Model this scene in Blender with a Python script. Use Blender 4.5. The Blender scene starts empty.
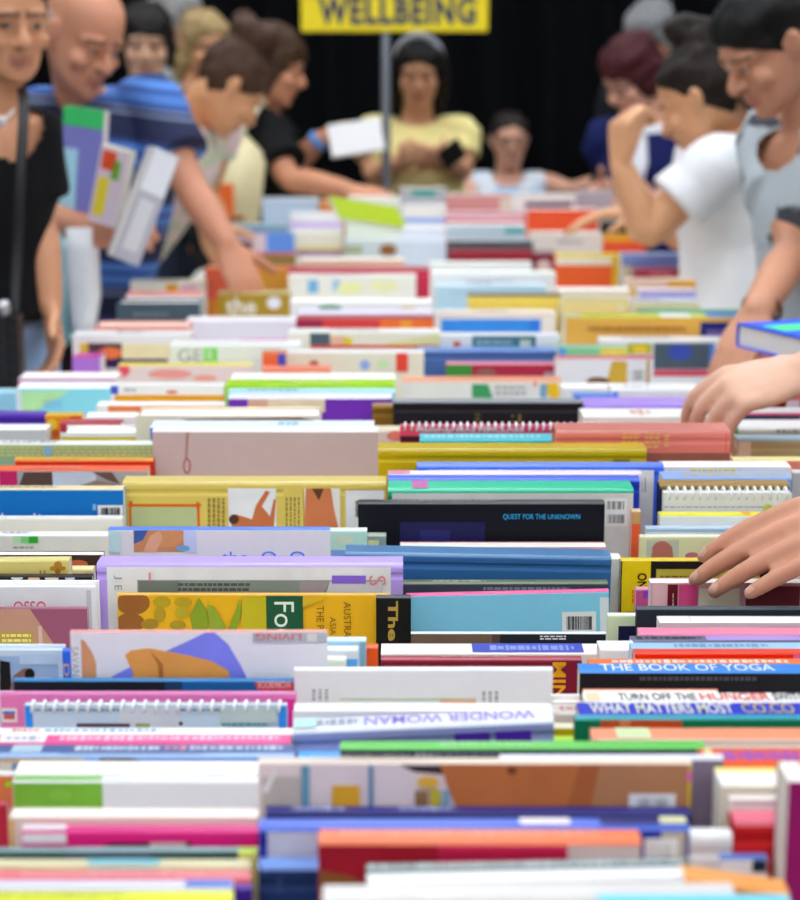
import bpy, bmesh, math, random
from mathutils import Vector, Matrix, Quaternion
from mathutils import noise as mnoise
random.seed(7)
PI = math.pi
R = math.radians
scene = bpy.context.scene
C = scene.collection

# ------------------------------------------------------------------ camera
F_PX = 1900.0
CAM = Vector((0.0, 0.0, 1.40))
PITCH = math.atan(400.0 / F_PX)
FWD = Vector((0, math.cos(PITCH), -math.sin(PITCH)))
UPV = Vector((0, math.sin(PITCH), math.cos(PITCH)))
TABLE_Z = 0.72


def ray(px, py):
    return Vector((1, 0, 0)) * ((px - 400.0) / F_PX) + UPV * (-(py - 450.0) / F_PX) + FWD


def at(px, py, Y):
    d = ray(px, py)
    return CAM + d * (Y / d.y)


def at_z(px, py, Z):
    d = ray(px, py)
    return CAM + d * ((Z - CAM.z) / d.z)


cd = bpy.data.cameras.new('camera')
cam = bpy.data.objects.new('camera', cd)
C.objects.link(cam)
cam.location = CAM
cam.rotation_euler = (PI / 2 - PITCH, 0, 0)
cd.sensor_fit = 'HORIZONTAL'
cd.sensor_width = 36
cd.lens = F_PX / 800 * 36
cd.clip_start = 0.05
cd.dof.use_dof = True
cd.dof.focus_distance = 1.77
cd.dof.aperture_fstop = 6.7
scene.camera = cam

vs = scene.view_settings
vs.view_transform = 'Standard'
vs.look = 'None'
vs.gamma = 1
vs.use_curve_mapping = False
vs.exposure = 0.0

# --------------------------------------------------------------- materials
MATS = {}


def s2l(c):
    return c / 12.92 if c <= 0.04045 else ((c + 0.055) / 1.055) ** 2.4


def hexlin(h, k=1.0, cap=0.86):
    h = h.lstrip('#')
    v = [s2l(int(h[i:i + 2], 16) / 255.0) / k for i in (0, 2, 4)]
    m = max(v)
    if m > cap:
        v = [x * cap / m for x in v]
    return (v[0], v[1], v[2], 1.0)


def new_mat(name):
    m = bpy.data.materials.new(name)
    m.use_nodes = True
    nt = m.node_tree
    b = nt.nodes['Principled BSDF']
    return m, nt, b


def mat(hexc, k=1.0, rough=0.3, spec=0.5, grain=0.05, metal=0.0, bump=0.0, scale=60.0):
    """plain coloured surface with a faint procedural mottling"""
    key = (hexc, k, rough, spec, grain, metal, bump, scale)
    if key in MATS:
        return MATS[key]
    m, nt, b = new_mat('surface_' + hexc.strip('#'))
    c = hexlin(hexc, k)
    tc = nt.nodes.new('ShaderNodeTexCoord')
    no = nt.nodes.new('ShaderNodeTexNoise')
    no.inputs['Scale'].default_value = scale
    no.inputs['Detail'].default_value = 2
    nt.links.new(tc.outputs['Object'], no.inputs['Vector'])
    mr = nt.nodes.new('ShaderNodeMapRange')
    mr.inputs['To Min'].default_value = 1 - grain
    mr.inputs['To Max'].default_value = 1 + grain
    nt.links.new(no.outputs['Fac'], mr.inputs['Value'])
    mx = nt.nodes.new('ShaderNodeMix')
    mx.data_type = 'RGBA'
    mx.blend_type = 'MULTIPLY'
    mx.inputs['Factor'].default_value = 1
    mx.inputs['A'].default_value = c
    nt.links.new(mr.outputs['Result'], mx.inputs['B'])
    nt.links.new(mx.outputs['Result'], b.inputs['Base Color'])
    b.inputs['Roughness'].default_value = rough
    b.inputs['Specular IOR Level'].default_value = spec
    b.inputs['Metallic'].default_value = metal
    if bump:
        bp = nt.nodes.new('ShaderNodeBump')
        bp.inputs['Strength'].default_value = bump
        bp.inputs['Distance'].default_value = 0.002
        nt.links.new(no.outputs['Fac'], bp.inputs['Height'])
        nt.links.new(bp.outputs['Normal'], b.inputs['Normal'])
    MATS[key] = m
    return m


def pages_mat(hexc='#f0ebe0'):
    key = ('pages', hexc)
    if key in MATS:
        return MATS[key]
    m, nt, b = new_mat('paper_edges')
    tc = nt.nodes.new('ShaderNodeTexCoord')
    mp = nt.nodes.new('ShaderNodeMapping')
    mp.inputs['Scale'].default_value = (4, 2200, 4)
    no = nt.nodes.new('ShaderNodeTexNoise')
    no.inputs['Scale'].default_value = 1
    no.inputs['Detail'].default_value = 1
    cr = nt.nodes.new('ShaderNodeValToRGB')
    c = hexlin(hexc)
    cr.color_ramp.elements[0].position = 0.3
    cr.color_ramp.elements[0].color = (c[0] * .72, c[1] * .70, c[2] * .66, 1)
    cr.color_ramp.elements[1].position = 0.6
    cr.color_ramp.elements[1].color = c
    nt.links.new(tc.outputs['Object'], mp.inputs['Vector'])
    nt.links.new(mp.outputs['Vector'], no.inputs['Vector'])
    nt.links.new(no.outputs['Fac'], cr.inputs['Fac'])
    nt.links.new(cr.outputs['Color'], b.inputs['Base Color'])
    b.inputs['Roughness'].default_value = 0.75
    MATS[key] = m
    return m


# ----------------------------------------------------------------- objects
def link_mesh(name, me, parent=None):
    o = bpy.data.objects.new(name, me)
    C.objects.link(o)
    if parent is not None:
        o.parent = parent
    return o


def bm_obj(name, bm, mats, parent=None, smooth=False):
    me = bpy.data.meshes.new(name)
    bm.normal_update()
    bm.to_mesh(me)
    bm.free()
    for m in (mats if isinstance(mats, (list, tuple)) else [mats]):
        me.materials.append(m)
    if smooth:
        for p in me.polygons:
            p.use_smooth = True
    return link_mesh(name, me, parent)


def empty(name, loc, label=None, cat=None, group=None):
    o = bpy.data.objects.new(name, None)
    C.objects.link(o)
    o.empty_display_size = 0.05
    o.location = loc
    tag(o, label, cat, group)
    return o


def tag(o, label=None, cat=None, group=None, kind=None):
    if label:
        o['label'] = label
    if cat:
        o['category'] = cat
    if group:
        o['group'] = group
    if kind:
        o['kind'] = kind
    return o


def add_box(bm, x0, x1, y0, y1, z0, z1, mi=0):
    v = [bm.verts.new(p) for p in ((x0, y0, z0), (x1, y0, z0), (x1, y1, z0), (x0, y1, z0),
                                   (x0, y0, z1), (x1, y0, z1), (x1, y1, z1), (x0, y1, z1))]
    for f in ((0, 3, 2, 1), (4, 5, 6, 7), (0, 1, 5, 4), (1, 2, 6, 5), (2, 3, 7, 6), (3, 0, 4, 7)):
        fa = bm.faces.new([v[i] for i in f])
        fa.material_index = mi
    return v


def catmull(P, n):
    """resample list of tuples/vectors (any dim as lists) with n subdivisions per span"""
    out = []
    m = len(P)
    for i in range(m - 1):
        p0, p1, p2, p3 = P[max(i - 1, 0)], P[i], P[i + 1], P[min(i + 2, m - 1)]
        for k in range(n):
            t = k / n
            out.append([0.5 * ((2 * b) + (-a + c) * t + (2 * a - 5 * b + 4 * c - d) * t * t + (-a + 3 * b - 3 * c + d) * t ** 3)
                        for a, b, c, d in zip(p0, p1, p2, p3)])
    out.append(list(P[-1]))
    return out


def tube(bm, pts, rad, ref=None, n=14, sub=4, cap=True, mi=0, flat=False):
    """tapered tube through points; rad = radius or (radius along ref, radius across)"""
    rad = [(r, r) if not isinstance(r, (tuple, list)) else r for r in rad]
    D = [list(p) + list(r) for p, r in zip(pts, rad)]
    if sub > 1 and len(D) > 1:
        D = catmull(D, sub)
    P = [Vector(d[:3]) for d in D]
    Q = [(max(d[3], 1e-4), max(d[4], 1e-4)) for d in D]
    T = []
    for i in range(len(P)):
        a = P[max(i - 1, 0)]
        b = P[min(i + 1, len(P) - 1)]
        t = b - a
        T.append(t.normalized() if t.length > 1e-9 else Vector((0, 0, 1)))
    side = Vector(ref) if ref is not None else (Vector((1, 0, 0)) if abs(T[0].x) < 0.8 else Vector((0, 1, 0)))
    rings = []

    def ring(p, t, s, a, b):
        u = t.cross(s).normalized()
        return [bm.verts.new(p + s * (a * math.cos(2 * PI * k / n)) + u * (b * math.sin(2 * PI * k / n))) for k in range(n)]
    S = []
    for i in range(len(P)):
        s = side - T[i] * side.dot(T[i])
        if s.length < 1e-6:
            s = Vector((0, 1, 0)) - T[i] * T[i].y
        s.normalize()
        if ref is None:
            side = s
        S.append(s)
    if cap and not flat:
        for o, k in ((0.95, 0.3), (0.6, 0.8)):
            rr = min(Q[0])
            rings.append(ring(P[0] - T[0] * rr * o, T[0], S[0], Q[0][0] * k, Q[0][1] * k))
    for i in range(len(P)):
        rings.append(ring(P[i], T[i], S[i], Q[i][0], Q[i][1]))
    if cap and not flat:
        for o, k in ((0.6, 0.8), (0.95, 0.3)):
            rr = min(Q[-1])
            rings.append(ring(P[-1] + T[-1] * rr * o, T[-1], S[-1], Q[-1][0] * k, Q[-1][1] * k))
    for a, b in zip(rings[:-1], rings[1:]):
        for k in range(n):
            f = bm.faces.new((a[k], a[(k + 1) % n], b[(k + 1) % n], b[k]))
            f.material_index = mi
            f.smooth = True
    if cap:
        f = bm.faces.new(list(reversed(rings[0])))
        f.material_index = mi
        f = bm.faces.new(rings[-1])
        f.material_index = mi


def ellipsoid(bm, c, r, M=None, seg=18, rings=12, mi=0):
    mm = Matrix.Translation(Vector(c)) @ (M.to_4x4() if M is not None else Matrix.Identity(4)) @ Matrix.Diagonal((r[0], r[1], r[2], 1))
    g = bmesh.ops.create_uvsphere(bm, u_segments=seg, v_segments=rings, radius=1.0, matrix=mm)
    fs = set()
    for v in g['verts']:
        fs.update(v.link_faces)
    for f in fs:
        f.material_index = mi
        f.smooth = True


def evaluated_copy(ob):
    dg = bpy.context.evaluated_depsgraph_get()
    dg.update()
    return bpy.data.meshes.new_from_object(ob.evaluated_get(dg), depsgraph=dg)


def remesh(bm, voxel, smooth=3, factor=0.5):
    me = bpy.data.meshes.new('work')
    bm.to_mesh(me)
    bm.free()
    ob = bpy.data.objects.new('work', me)
    C.objects.link(ob)
    m = ob.modifiers.new('r', 'REMESH')
    m.mode = 'VOXEL'
    m.voxel_size = voxel
    if smooth:
        s = ob.modifiers.new('s', 'SMOOTH')
        s.factor = factor
        s.iterations = smooth
    out = evaluated_copy(ob)
    bpy.data.objects.remove(ob)
    bpy.data.meshes.remove(me)
    for p in out.polygons:
        p.use_smooth = True
    return out


TEXT_CACHE = {}


def text_polys(s, bold=0.0):
    """verts (x,y in 0..1 box) and faces of a word"""
    key = (s, bold)
    if key in TEXT_CACHE:
        return TEXT_CACHE[key]
    cu = bpy.data.curves.new('work', 'FONT')
    cu.body = s
    cu.resolution_u = 3
    cu.offset = bold
    if bold > .04:
        cu.space_character = 1.12
    ob = bpy.data.objects.new('work', cu)
    C.objects.link(ob)
    me = evaluated_copy(ob)
    bpy.data.objects.remove(ob)
    bpy.data.curves.remove(cu)
    V = [(v.co.x, v.co.y) for v in me.vertices]
    Fc = [tuple(p.vertices) for p in me.polygons]
    bpy.data.meshes.remove(me)
    x0, x1 = min(v[0] for v in V), max(v[0] for v in V)
    y0, y1 = min(v[1] for v in V), max(v[1] for v in V)
    V = [((x - x0) / (x1 - x0), (y - y0) / max(y1 - y0, 1e-6)) for x, y in V]
    TEXT_CACHE[key] = (V, Fc)
    return V, Fc
# ------------------------------------------------------------------- books
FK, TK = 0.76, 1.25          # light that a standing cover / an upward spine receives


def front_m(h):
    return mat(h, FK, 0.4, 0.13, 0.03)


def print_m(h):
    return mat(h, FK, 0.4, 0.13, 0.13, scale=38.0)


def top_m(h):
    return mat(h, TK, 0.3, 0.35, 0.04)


def extrude_u(bm, prof, x0, x1, flip, h, top_mi, side_mi):
    """prof: closed (y,z) outline of the cover, extruded in x"""
    if flip:
        prof = [(y, h - z) for y, z in reversed(prof)]
    A = [bm.verts.new((x0, y, z)) for y, z in prof]
    Bv = [bm.verts.new((x1, y, z)) for y, z in prof]
    n = len(prof)
    for i in range(n):
        j = (i + 1) % n
        f = bm.faces.new((A[i], A[j], Bv[j], Bv[i]))
        f.normal_update()
        up = f.normal.z * (-1 if flip else 1)
        zc = (prof[i][1] + prof[j][1]) / 2
        f.material_index = top_mi if (abs(up) > 0.5 and not flip and zc > h * 0.5) else side_mi
    for ring, rev in ((A, False), (Bv, True)):
        f = bm.faces.new(ring if rev else list(reversed(ring)))
        f.material_index = side_mi
        f.normal_update()
        bmesh.ops.triangulate(bm, faces=[f])


def cover_profile(t, h, bt, r, groove):
    """inverted U: spine along the top"""
    o = [(-t / 2, 0)]
    if groove:
        o += [(-t / 2, h - 0.016), (-t / 2 + 0.0014, h - 0.013), (-t / 2 + 0.0014, h - 0.0105), (-t / 2, h - 0.008)]
    m = 4
    for k in range(m + 1):
        a = PI - k * (PI / 2) / m
        o.append((-t / 2 + r + r * math.cos(a), h - r + r * math.sin(a)))
    for k in range(m + 1):
        a = PI / 2 - k * (PI / 2) / m
        o.append((t / 2 - r + r * math.cos(a), h - r + r * math.sin(a)))
    if groove:
        o += [(t / 2, h - 0.008), (t / 2 - 0.0014, h - 0.0105), (t / 2 - 0.0014, h - 0.013), (t / 2, h - 0.016)]
    o += [(t / 2, 0), (t / 2 - bt, 0), (t / 2 - bt, h - bt), (-t / 2 + bt, h - bt), (-t / 2 + bt, 0)]
    return list(reversed(o))


class Print:
    """everything printed on one cover, as one mesh with its own inks"""

    def __init__(self):
        self.bm = bmesh.new()
        self.mats = []

    def mi(self, m):
        if m not in self.mats:
            self.mats.append(m)
        return self.mats.index(m)

    def poly(self, pts, m):
        vs_ = [self.bm.verts.new(p) for p in pts]
        try:
            f = self.bm.faces.new(vs_)
        except ValueError:
            return
        f.material_index = self.mi(m)

    def empty(self):
        return len(self.bm.faces) == 0


KINDNAME = {'p': 'paperback_book', 'h': 'hardback_book', 'g': 'paperback_book', 'G': 'hardback_book', 'w': 'spiral_bound_book'}
BOOKS = []


def build_book(name, w, h, t, kind, top, front, decor, to_local, to_local_x, paper='#f2ede4', e_pitch=0.0085):
    """an Empty at the base of a standing book, with its parts"""
    root = empty(name, (0, 0, 0))
    hard = kind in 'hG'
    bt = min(0.0026 if hard else 0.0009, t * 0.2)
    r = min(0.0045 if hard else 0.0022, t * 0.3)
    ov = 0.0035 if hard else 0.0004
    fm, tm = front_m(front), top_m(top)
    bm = bmesh.new()
    if kind == 'w':
        add_box(bm, -w / 2, w / 2, -t / 2, -t / 2 + bt, 0, h, 0)
        add_box(bm, -w / 2, w / 2, t / 2 - bt, t / 2, 0, h, 0)
    else:
        extrude_u(bm, cover_profile(t, h, bt, r, hard and t > 0.01), -w / 2, w / 2, kind in 'gG', h, 1, 0)
    cover_o = bm_obj('cover', bm, [fm, tm], root)
    bm = bmesh.new()
    if kind in 'gG':
        z0, z1 = bt + 0.0002, h - (0.004 if hard else 0.0006)
    elif kind == 'w':
        z0, z1 = 0.0005, h - 0.0008
    else:
        z0, z1 = ov, h - bt - 0.0002
    add_box(bm, -w / 2 + ov, w / 2 - ov, -t / 2 + bt + 0.0001, t / 2 - bt - 0.0001, z0, z1)
    bm_obj('page_block', bm, pages_mat(paper), root)
    if kind == 'w':
        bm = bmesh.new()
        nring = max(5, int(w / e_pitch))
        rr = t / 2 + 0.0018
        for i in range(nring):
            x = -w / 2 + 0.006 + (w - 0.012) * i / (nring - 1)
            pts = [(x + 0.0006 * math.sin(a), rr * math.cos(a), h - 0.0025 + rr * 0.85 * math.sin(a)) for a in [2 * PI * q / 10 for q in range(11)]]
            tube(bm, pts, [0.0014] * 11, ref=(1, 0, 0), n=5, sub=1, cap=False)
        bm_obj('wire_binding', bm, mat('#e8e8ea', 1.0, 0.35, 0.5, 0.02), root, True)
    prints = []
    lay = [0]

    def clampx(x):
        return max(-w / 2 + 0.0005, min(w / 2 - 0.0005, x))

    def L(px, py):
        x, z = to_local(px, py)
        return clampx(x), max(0.004, min(h - r * 0.6, z))

    def yf():
        lay[0] += 1
        return -t / 2 - 0.00018 * lay[0] - 0.0001

    def zt():
        lay[0] += 1
        return h + 0.00012 * lay[0] + 0.0001

    def frect(x0, y0, x1, y1, m, y):
        a = L(x0, y1)
        b = L(x1, y0)
        if b[0] - a[0] > 1e-4 and b[1] - a[1] > 1e-4:
            P.poly([(a[0], y, a[1]), (b[0], y, a[1]), (b[0], y, b[1]), (a[0], y, b[1])], m)

    def ftext(s, x0, y0, x1, y1, m, rot, bold=0.0):
        y = yf()
        V, Fc = text_polys(s, bold)
        a = to_local(x0, y1)
        b = to_local(x1, y0)
        vs_ = []
        for u, v in V:
            if rot == 90:
                u, v = 1 - v, u
            elif rot == 180:
                u, v = 1 - u, 1 - v
            elif rot == 270:
                u, v = v, 1 - u
            vs_.append(P.bm.verts.new((a[0] + (b[0] - a[0]) * u, y, a[1] + (b[1] - a[1]) * v)))
        k = P.mi(m)
        for f in Fc:
            try:
                P.bm.faces.new([vs_[i] for i in f]).material_index = k
            except ValueError:
                pass
    hw = t / 2 - r * 0.7
    shared = {}
    for d in decor:
        k = d[0]
        nm = {'t': 'title_lettering', 'b': 'barcode', 'T': 'spine_lettering', 'L': 'spine_lettering', 'R': 'spine_print'}.get(k, 'cover_print')
        if nm == 'cover_print' and nm in shared:
            P = shared[nm]
        else:
            P = Print()
            shared[nm] = P
            prints.append((nm, P))
        if k == 'r':
            frect(d[1], d[2], d[3], d[4], print_m(d[5]), yf())
        elif k == 'e':
            y = yf()
            P.poly([(lambda q: (q[0], y, q[1]))(L(d[1] + d[3] * math.cos(a), d[2] - d[4] * math.sin(a))) for a in [2 * PI * i / 20 for i in range(20)]], print_m(d[5]))
        elif k == 'p':
            y = yf()
            pts = [L(*q) for q in d[1]]
            ar = sum(pts[i][0] * pts[(i + 1) % len(pts)][1] - pts[(i + 1) % len(pts)][0] * pts[i][1] for i in range(len(pts)))
            if ar < 0:
                pts.reverse()
            P.poly([(q[0], y, q[1]) for q in pts], print_m(d[2]))
        elif k == 't':
            ftext(d[1], d[2], d[3], d[4], d[5], front_m(d[6]), d[7] if len(d) > 7 else 0, d[8] if len(d) > 8 else 0.0)
        elif k == 'b':
            x0, y0, x1, y1 = d[1:5]
            frect(x0, y0, x1, y1, front_m('#e4e2e0'), yf())
            y = yf()
            n = max(5, int((x1 - x0) / 1.6))
            rng = random.Random(int(x0 * 7 + y0))
            for i in range(n):
                q = x0 + (x1 - x0) * (0.14 + 0.74 * i / n)
                frect(q, y0 + (y1 - y0) * .22, q + (x1 - x0) / n * rng.choice((.25, .4, .6)), y0 + (y1 - y0) * .8, front_m('#303034'), y)
        elif k == 'l':      # lines of small type; vertical when asked
            x0, y0, x1, y1, col, n = d[1:7]
            vert = len(d) > 7 and d[7]
            y = yf()
            rng = random.Random(int(x0 * 13 + y0 * 3))
            for i in range(n):
                if vert:
                    a0 = x0 + (x1 - x0) * (i + .2) / n
                    a1 = a0 + (x1 - x0) / n * .5
                    p = y0
                    while p < y1:
                        q = p + rng.uniform(2, 5)
                        frect(a0, p, a1, min(q, y1), front_m(col), y)
                        p = q + 1.0
                else:
                    a0 = y0 + (y1 - y0) * (i + .2) / n
                    a1 = a0 + (y1 - y0) / n * .55
                    p = x0
                    while p < x1:
                        q = p + rng.uniform(2.5, 7)
                        frect(p, a0, min(q, x1), a1, front_m(col), y)
                        p = q + 1.2
        elif k == 'R':
            z = zt()
            a, b = clampx(to_local_x(d[1])), clampx(to_local_x(d[2]))
            P.poly([(a, -hw, z), (b, -hw, z), (b, hw, z), (a, hw, z)], top_m(d[3]))
        elif k == 'T':
            z = zt()
            V, Fc = text_polys(d[1], 0.012)
            a, b = to_local_x(d[2]), to_local_x(d[3])
            rot = len(d) > 5 and d[5]
            q = hw * 0.86
            vs_ = [P.bm.verts.new((a + (b - a) * ((1 - u) if rot else u), -q + 2 * q * ((1 - v) if rot else v), z)) for u, v in V]
            mk = P.mi(top_m(d[4]))
            for f in Fc:
                try:
                    P.bm.faces.new([vs_[i] for i in f]).material_index = mk
                except ValueError:
                    pass
        elif k == 'L':      # small type along the spine
            z = zt()
            rng = random.Random(int(d[1] * 3 + d[2]))
            p = d[1]
            while p < d[2]:
                e_ = min(p + rng.uniform(2.5, 7), d[2])
                a, b = clampx(to_local_x(p)), clampx(to_local_x(e_))
                v0 = rng.uniform(.3, .6) * hw
                if b - a > 1e-4:
                    P.poly([(a, -v0, z), (b, -v0, z), (b, v0, z), (a, v0, z)], top_m(d[3]))
                p = e_ + rng.uniform(1, 3)
    for nm, P in prints:
        if not P.empty():
            bm_obj(nm, P.bm, P.mats, cover_o)
        else:
            P.bm.free()
    return root


def B(x0, x1, y, kind, top, front, s, desc, decor=(), tilt=0.0, hmin=0.16, hmax=0.30, hpref=0.215, cat='book', name=None):
    """a book standing on the table. x0..x1, y: where its top edge shows; s: how deep its top looks"""
    BOOKS.append(dict(x0=x0, x1=x1, y=y, kind=kind, top=top, front=front, s=s, d=desc, decor=decor, tilt=tilt,
                      hmin=hmin, hmax=hmax, hpref=hpref, cat=cat, name=name))


def place_books():
    done = []
    rng = random.Random(3)
    for e in BOOKS:        # books cut by the frame run on beyond it
        full = 0.205 * (e['y'] - 50) / 0.45
        if e['x1'] == 800:
            e['x1'] = max(800, min(e['x0'] + full, 800 + full * .6))
        elif e['x0'] == 0:
            e['x0'] = min(0, max(e['x1'] - full, -full * .6))
    for e in BOOKS:
        xc = (e['x0'] + e['x1']) / 2
        best = None
        for i in range(120):
            h = e['hmin'] + (0.40 - e['hmin']) * i / 119
            Zt = TABLE_Z + h
            Yb = at_z(xc, e['y'], Zt).y
            Yf = at_z(xc, e['y'] + e['s'], Zt).y
            t = max(0.006, min(0.013 if e['kind'] == 'w' else 0.058, Yb - Yf))
            Yf = Yb - t
            X0, X1 = at(e['x0'], e['y'], Yf).x, at(e['x1'], e['y'], Yf).x
            lim = 99.0
            for q in done:
                if min(X1, q['X1']) - max(X0, q['X0']) > 0.0:
                    lim = min(lim, q['Yf'] - 0.0025)
            gap = lim - Yb
            if gap < 0:
                cost = 1e5 * -gap + h * 10
            else:
                cost = (0 if gap > 50 else min(gap / 0.03, 2.6) ** 2) + ((h - e['hpref']) / 0.035) ** 2 * 1.2
                if h > e['hmax']:
                    cost += 200 * (h - e['hmax']) / 0.02
            if best is None or cost < best[0]:
                best = (cost, h, t, Yb, Yf, X0, X1, gap)
        cost, h, t, Yb, Yf, X0, X1, gap = best
        if gap < 0:
            print('TIGHT %-50s gap %.3f h %.2f y %.2f' % (e['d'][:50], gap, h, Yb))
        e.update(h=h, t=t, Yb=Yb, Yf=Yf, X0=X0, X1=X1)
        done.append(e)
    # words that single each book out: its look, then the book it stands against
    for i, e in enumerate(BOOKS):
        nb, word = None, None
        for q in BOOKS[i + 1:]:
            ovl = min(e['X1'], q['X1']) - max(e['X0'], q['X0'])
            if ovl > 0.25 * (e['X1'] - e['X0']) and q['Yf'] < e['Yf']:
                if nb is None or q['Yb'] > nb['Yb']:
                    nb, word = q, 'behind the'
        if nb is None:
            for q in BOOKS[:i]:
                ovl = min(e['X1'], q['X1']) - max(e['X0'], q['X0'])
                if ovl > 0.25 * (e['X1'] - e['X0']):
                    if nb is None or q['Yb'] < nb['Yb']:
                        nb, word = q, 'in front of the'
        a = e['d'].split()
        lab = e['d']
        if nb is not None:
            b = nb['d'].split()
            room = 16 - len(a) - len(word.split())
            short = b[:room]
            if len(short) < len(b):
                for w_ in ('with', 'beside', 'under', 'below', 'beneath', 'along', 'over', 'by', 'peeking'):
                    if w_ in short[2:]:
                        short = short[:short.index(w_)]
            while short and short[-1] in ('with', 'and', 'a', 'of', 'over', 'on', 'in', 'the', 'its', 'under', 'pale', 'to', 'across'):
                short.pop()
            if len(short) >= 2:
                lab = '%s %s %s' % (e['d'], word, ' '.join(short))
        e['label'] = lab
    seen = {}
    for e in BOOKS:
        if e['label'] in seen:
            print('SAME LABEL', e['label'])
        seen[e['label']] = 1
    for k, e in enumerate(BOOKS):
        if any(w_ in e['d'] for w_ in ('plain', 'without', 'cloth', 'taupe', 'end', 'marbled')):
            continue
        dec = list(e['decor'])
        wpx = e['x1'] - e['x0']
        rg = random.Random(k * 11 + 5)

        def tint(hx, f):
            v = [int(hx[i:i + 2], 16) for i in (1, 3, 5)]
            lum = sum(v) / 3
            tgt = (60, 60, 80) if lum > 150 else (235, 230, 225)
            return '#%02x%02x%02x' % tuple(int(a + (b_ - a) * f) for a, b_ in zip(v, tgt))
        if wpx > 60 and e['kind'] == 'p' and e['s'] >= 4 and not any(d[0] in 'TLR' for d in dec) and rg.random() < .6:
            a0 = e['x0'] + wpx * rg.uniform(.08, .4)
            dec.append(('L', a0, min(e['x1'] - 4, a0 + wpx * rg.uniform(.2, .5)), tint(e['top'], rg.uniform(.25, .5))))
        if wpx > 70 and not any(d[0] in 'tlbrpe' for d in dec) and rg.random() < .4:
            y0 = e['y'] + e['s'] + 3
            a0 = e['x0'] + wpx * rg.uniform(.05, .45)
            dec.append(('l', a0, y0, a0 + wpx * rg.uniform(.2, .45), y0 + rg.uniform(5, 8), tint(e['front'], rg.uniform(.2, .45)), 1))
        e['decor'] = dec
    for e in BOOKS:
        w = e['X1'] - e['X0']
        xc = (e['X0'] + e['X1']) / 2
        yc = (e['Yf'] + e['Yb']) / 2
        dpx = e['x1'] - e['x0']
        roll = math.atan2(e['tilt'], dpx)      # + raises the far end on the right
        lift = abs(math.sin(roll)) * w / 2
        h = e['h'] - (lift if roll else 0)
        Yf = e['Yf']
        xc += h * math.sin(roll)

        def to_local(px, py, Yf=Yf, xc=xc, roll=roll, lift=lift):
            p = at(px, py, Yf)
            x, z = p.x - xc, p.z - TABLE_Z - lift
            c, s_ = math.cos(-roll), math.sin(-roll)
            return x * c - z * s_, x * s_ + z * c

        def to_local_x(px, Yf=(e['Yf'] + e['Yb']) / 2, xc=xc, y=e['y']):
            return at(px, y, Yf).x - xc
        o = build_book(e['name'] or KINDNAME[e['kind']], w, h, e['t'], e['kind'], e['top'], e['front'], e['decor'], to_local, to_local_x)
        o.location = (xc, yc, TABLE_Z + lift)
        o.rotation_euler = (0, -roll, R(rng.uniform(-.25, .25)))
        band = 'far' if yc > 3.9 else ('middle' if yc > 2.2 else 'near')
        tag(o, e['label'], e['cat'], {'far': 'books packed at the far end of the tables', 'middle': 'books packed along the middle of the tables',
                                      'near': 'books packed at the near end of the tables'}[band])
# ---- the far end, back to front
W_ = '#f6f4f0'
B(400, 446, 187, 'p', '#e8e4dc', '#9a9aa0', 3, 'narrow white paperback with a grey cover', [('r', 412, 190, 436, 196, '#1f7f74')], hpref=.27, hmin=.25)
B(446, 512, 193, 'p', '#f4efe8', '#c68a86', 4, 'white-spined paperback with dusty rose cover', [('r', 500, 198, 512, 212, '#d8ccb8')], hpref=.27, hmin=.25)
B(512, 576, 193, 'p', '#f2eee8', '#e4dcd8', 4, 'white paperback with a dark plum band', [('r', 525, 202, 572, 208, '#5a4460')], hpref=.27, hmin=.25)
B(577, 613, 190, 'h', '#c6bcc0', '#a3969b', 4, 'mauve-grey hardback at the far corner', hpref=.27, hmin=.25)
B(262, 318, 197, 'p', '#dfe6ea', '#aebccb', 4, 'pale blue-grey paperback', hpref=.27, hmin=.25)
B(320, 346, 199, 'p', '#d6a070', '#c4804e', 3, 'short caramel-brown paperback', hpref=.27, hmin=.25)
B(348, 400, 196, 'p', '#faf8f4', '#e6e2da', 4, 'plain white paperback in the far rows', hpref=.27, hmin=.25)
B(402, 446, 204, 'g', '#ffffff', '#ece8e4', 4, 'white paperback with a thin blue stripe', [('r', 402, 218, 446, 223, '#7898dc')], hpref=.23, hmin=.2)
B(446, 527, 211, 'p', '#dcd4da', '#c4626a', 5, 'lilac-spined paperback with a red cover', [('r', 446, 216, 527, 219, '#cabfc8')], hpref=.23, hmin=.2)
B(527, 598, 208, 'g', '#f4efe4', '#cd4a2a', 9, 'thick book with a red-orange cover', [], hpref=.23, hmin=.2)
B(290, 342, 212, 'g', '#ffffff', '#f2eef4', 6, 'white paperback with a lilac line', [('r', 290, 223, 342, 227, '#b898d4')], hpref=.23, hmin=.2)
B(345, 402, 216, 'p', '#ffffff', '#dfe6da', 5, 'white paperback with a pale green tint', hpref=.23, hmin=.2)
B(600, 652, 219, 'p', '#8a8c8a', '#242426', 4, 'black paperback with a grey spine', hpref=.23, hmin=.2)
B(228, 288, 223, 'p', '#b4c6d2', '#7f9cae', 4, 'hazy blue paperback', hpref=.23, hmin=.2)
B(447, 525, 223, 'g', '#ffffff', '#d4e2ec', 5, 'white and sky-blue paperback with a teal end', [('r', 505, 228, 525, 234, '#58a4a4')], hpref=.23, hmin=.2)
B(402, 446, 225, 'g', '#ffffff', '#e4e4ec', 5, 'white paperback with faint violet shading', hpref=.23, hmin=.2)
B(292, 342, 230, 'p', '#f4f0e2', '#ece6d4', 8, 'cream paperback with a yellow and a mauve stripe', [('r', 292, 246, 342, 250, '#e4cf84'), ('r', 292, 250, 342, 256, '#9c7f98')])
B(603, 646, 233, 'h', '#caa030', '#c84a2c', 4, 'small orange-red hardback with yellow spine', [('r', 603, 237, 646, 241, '#e0a028')])
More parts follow.
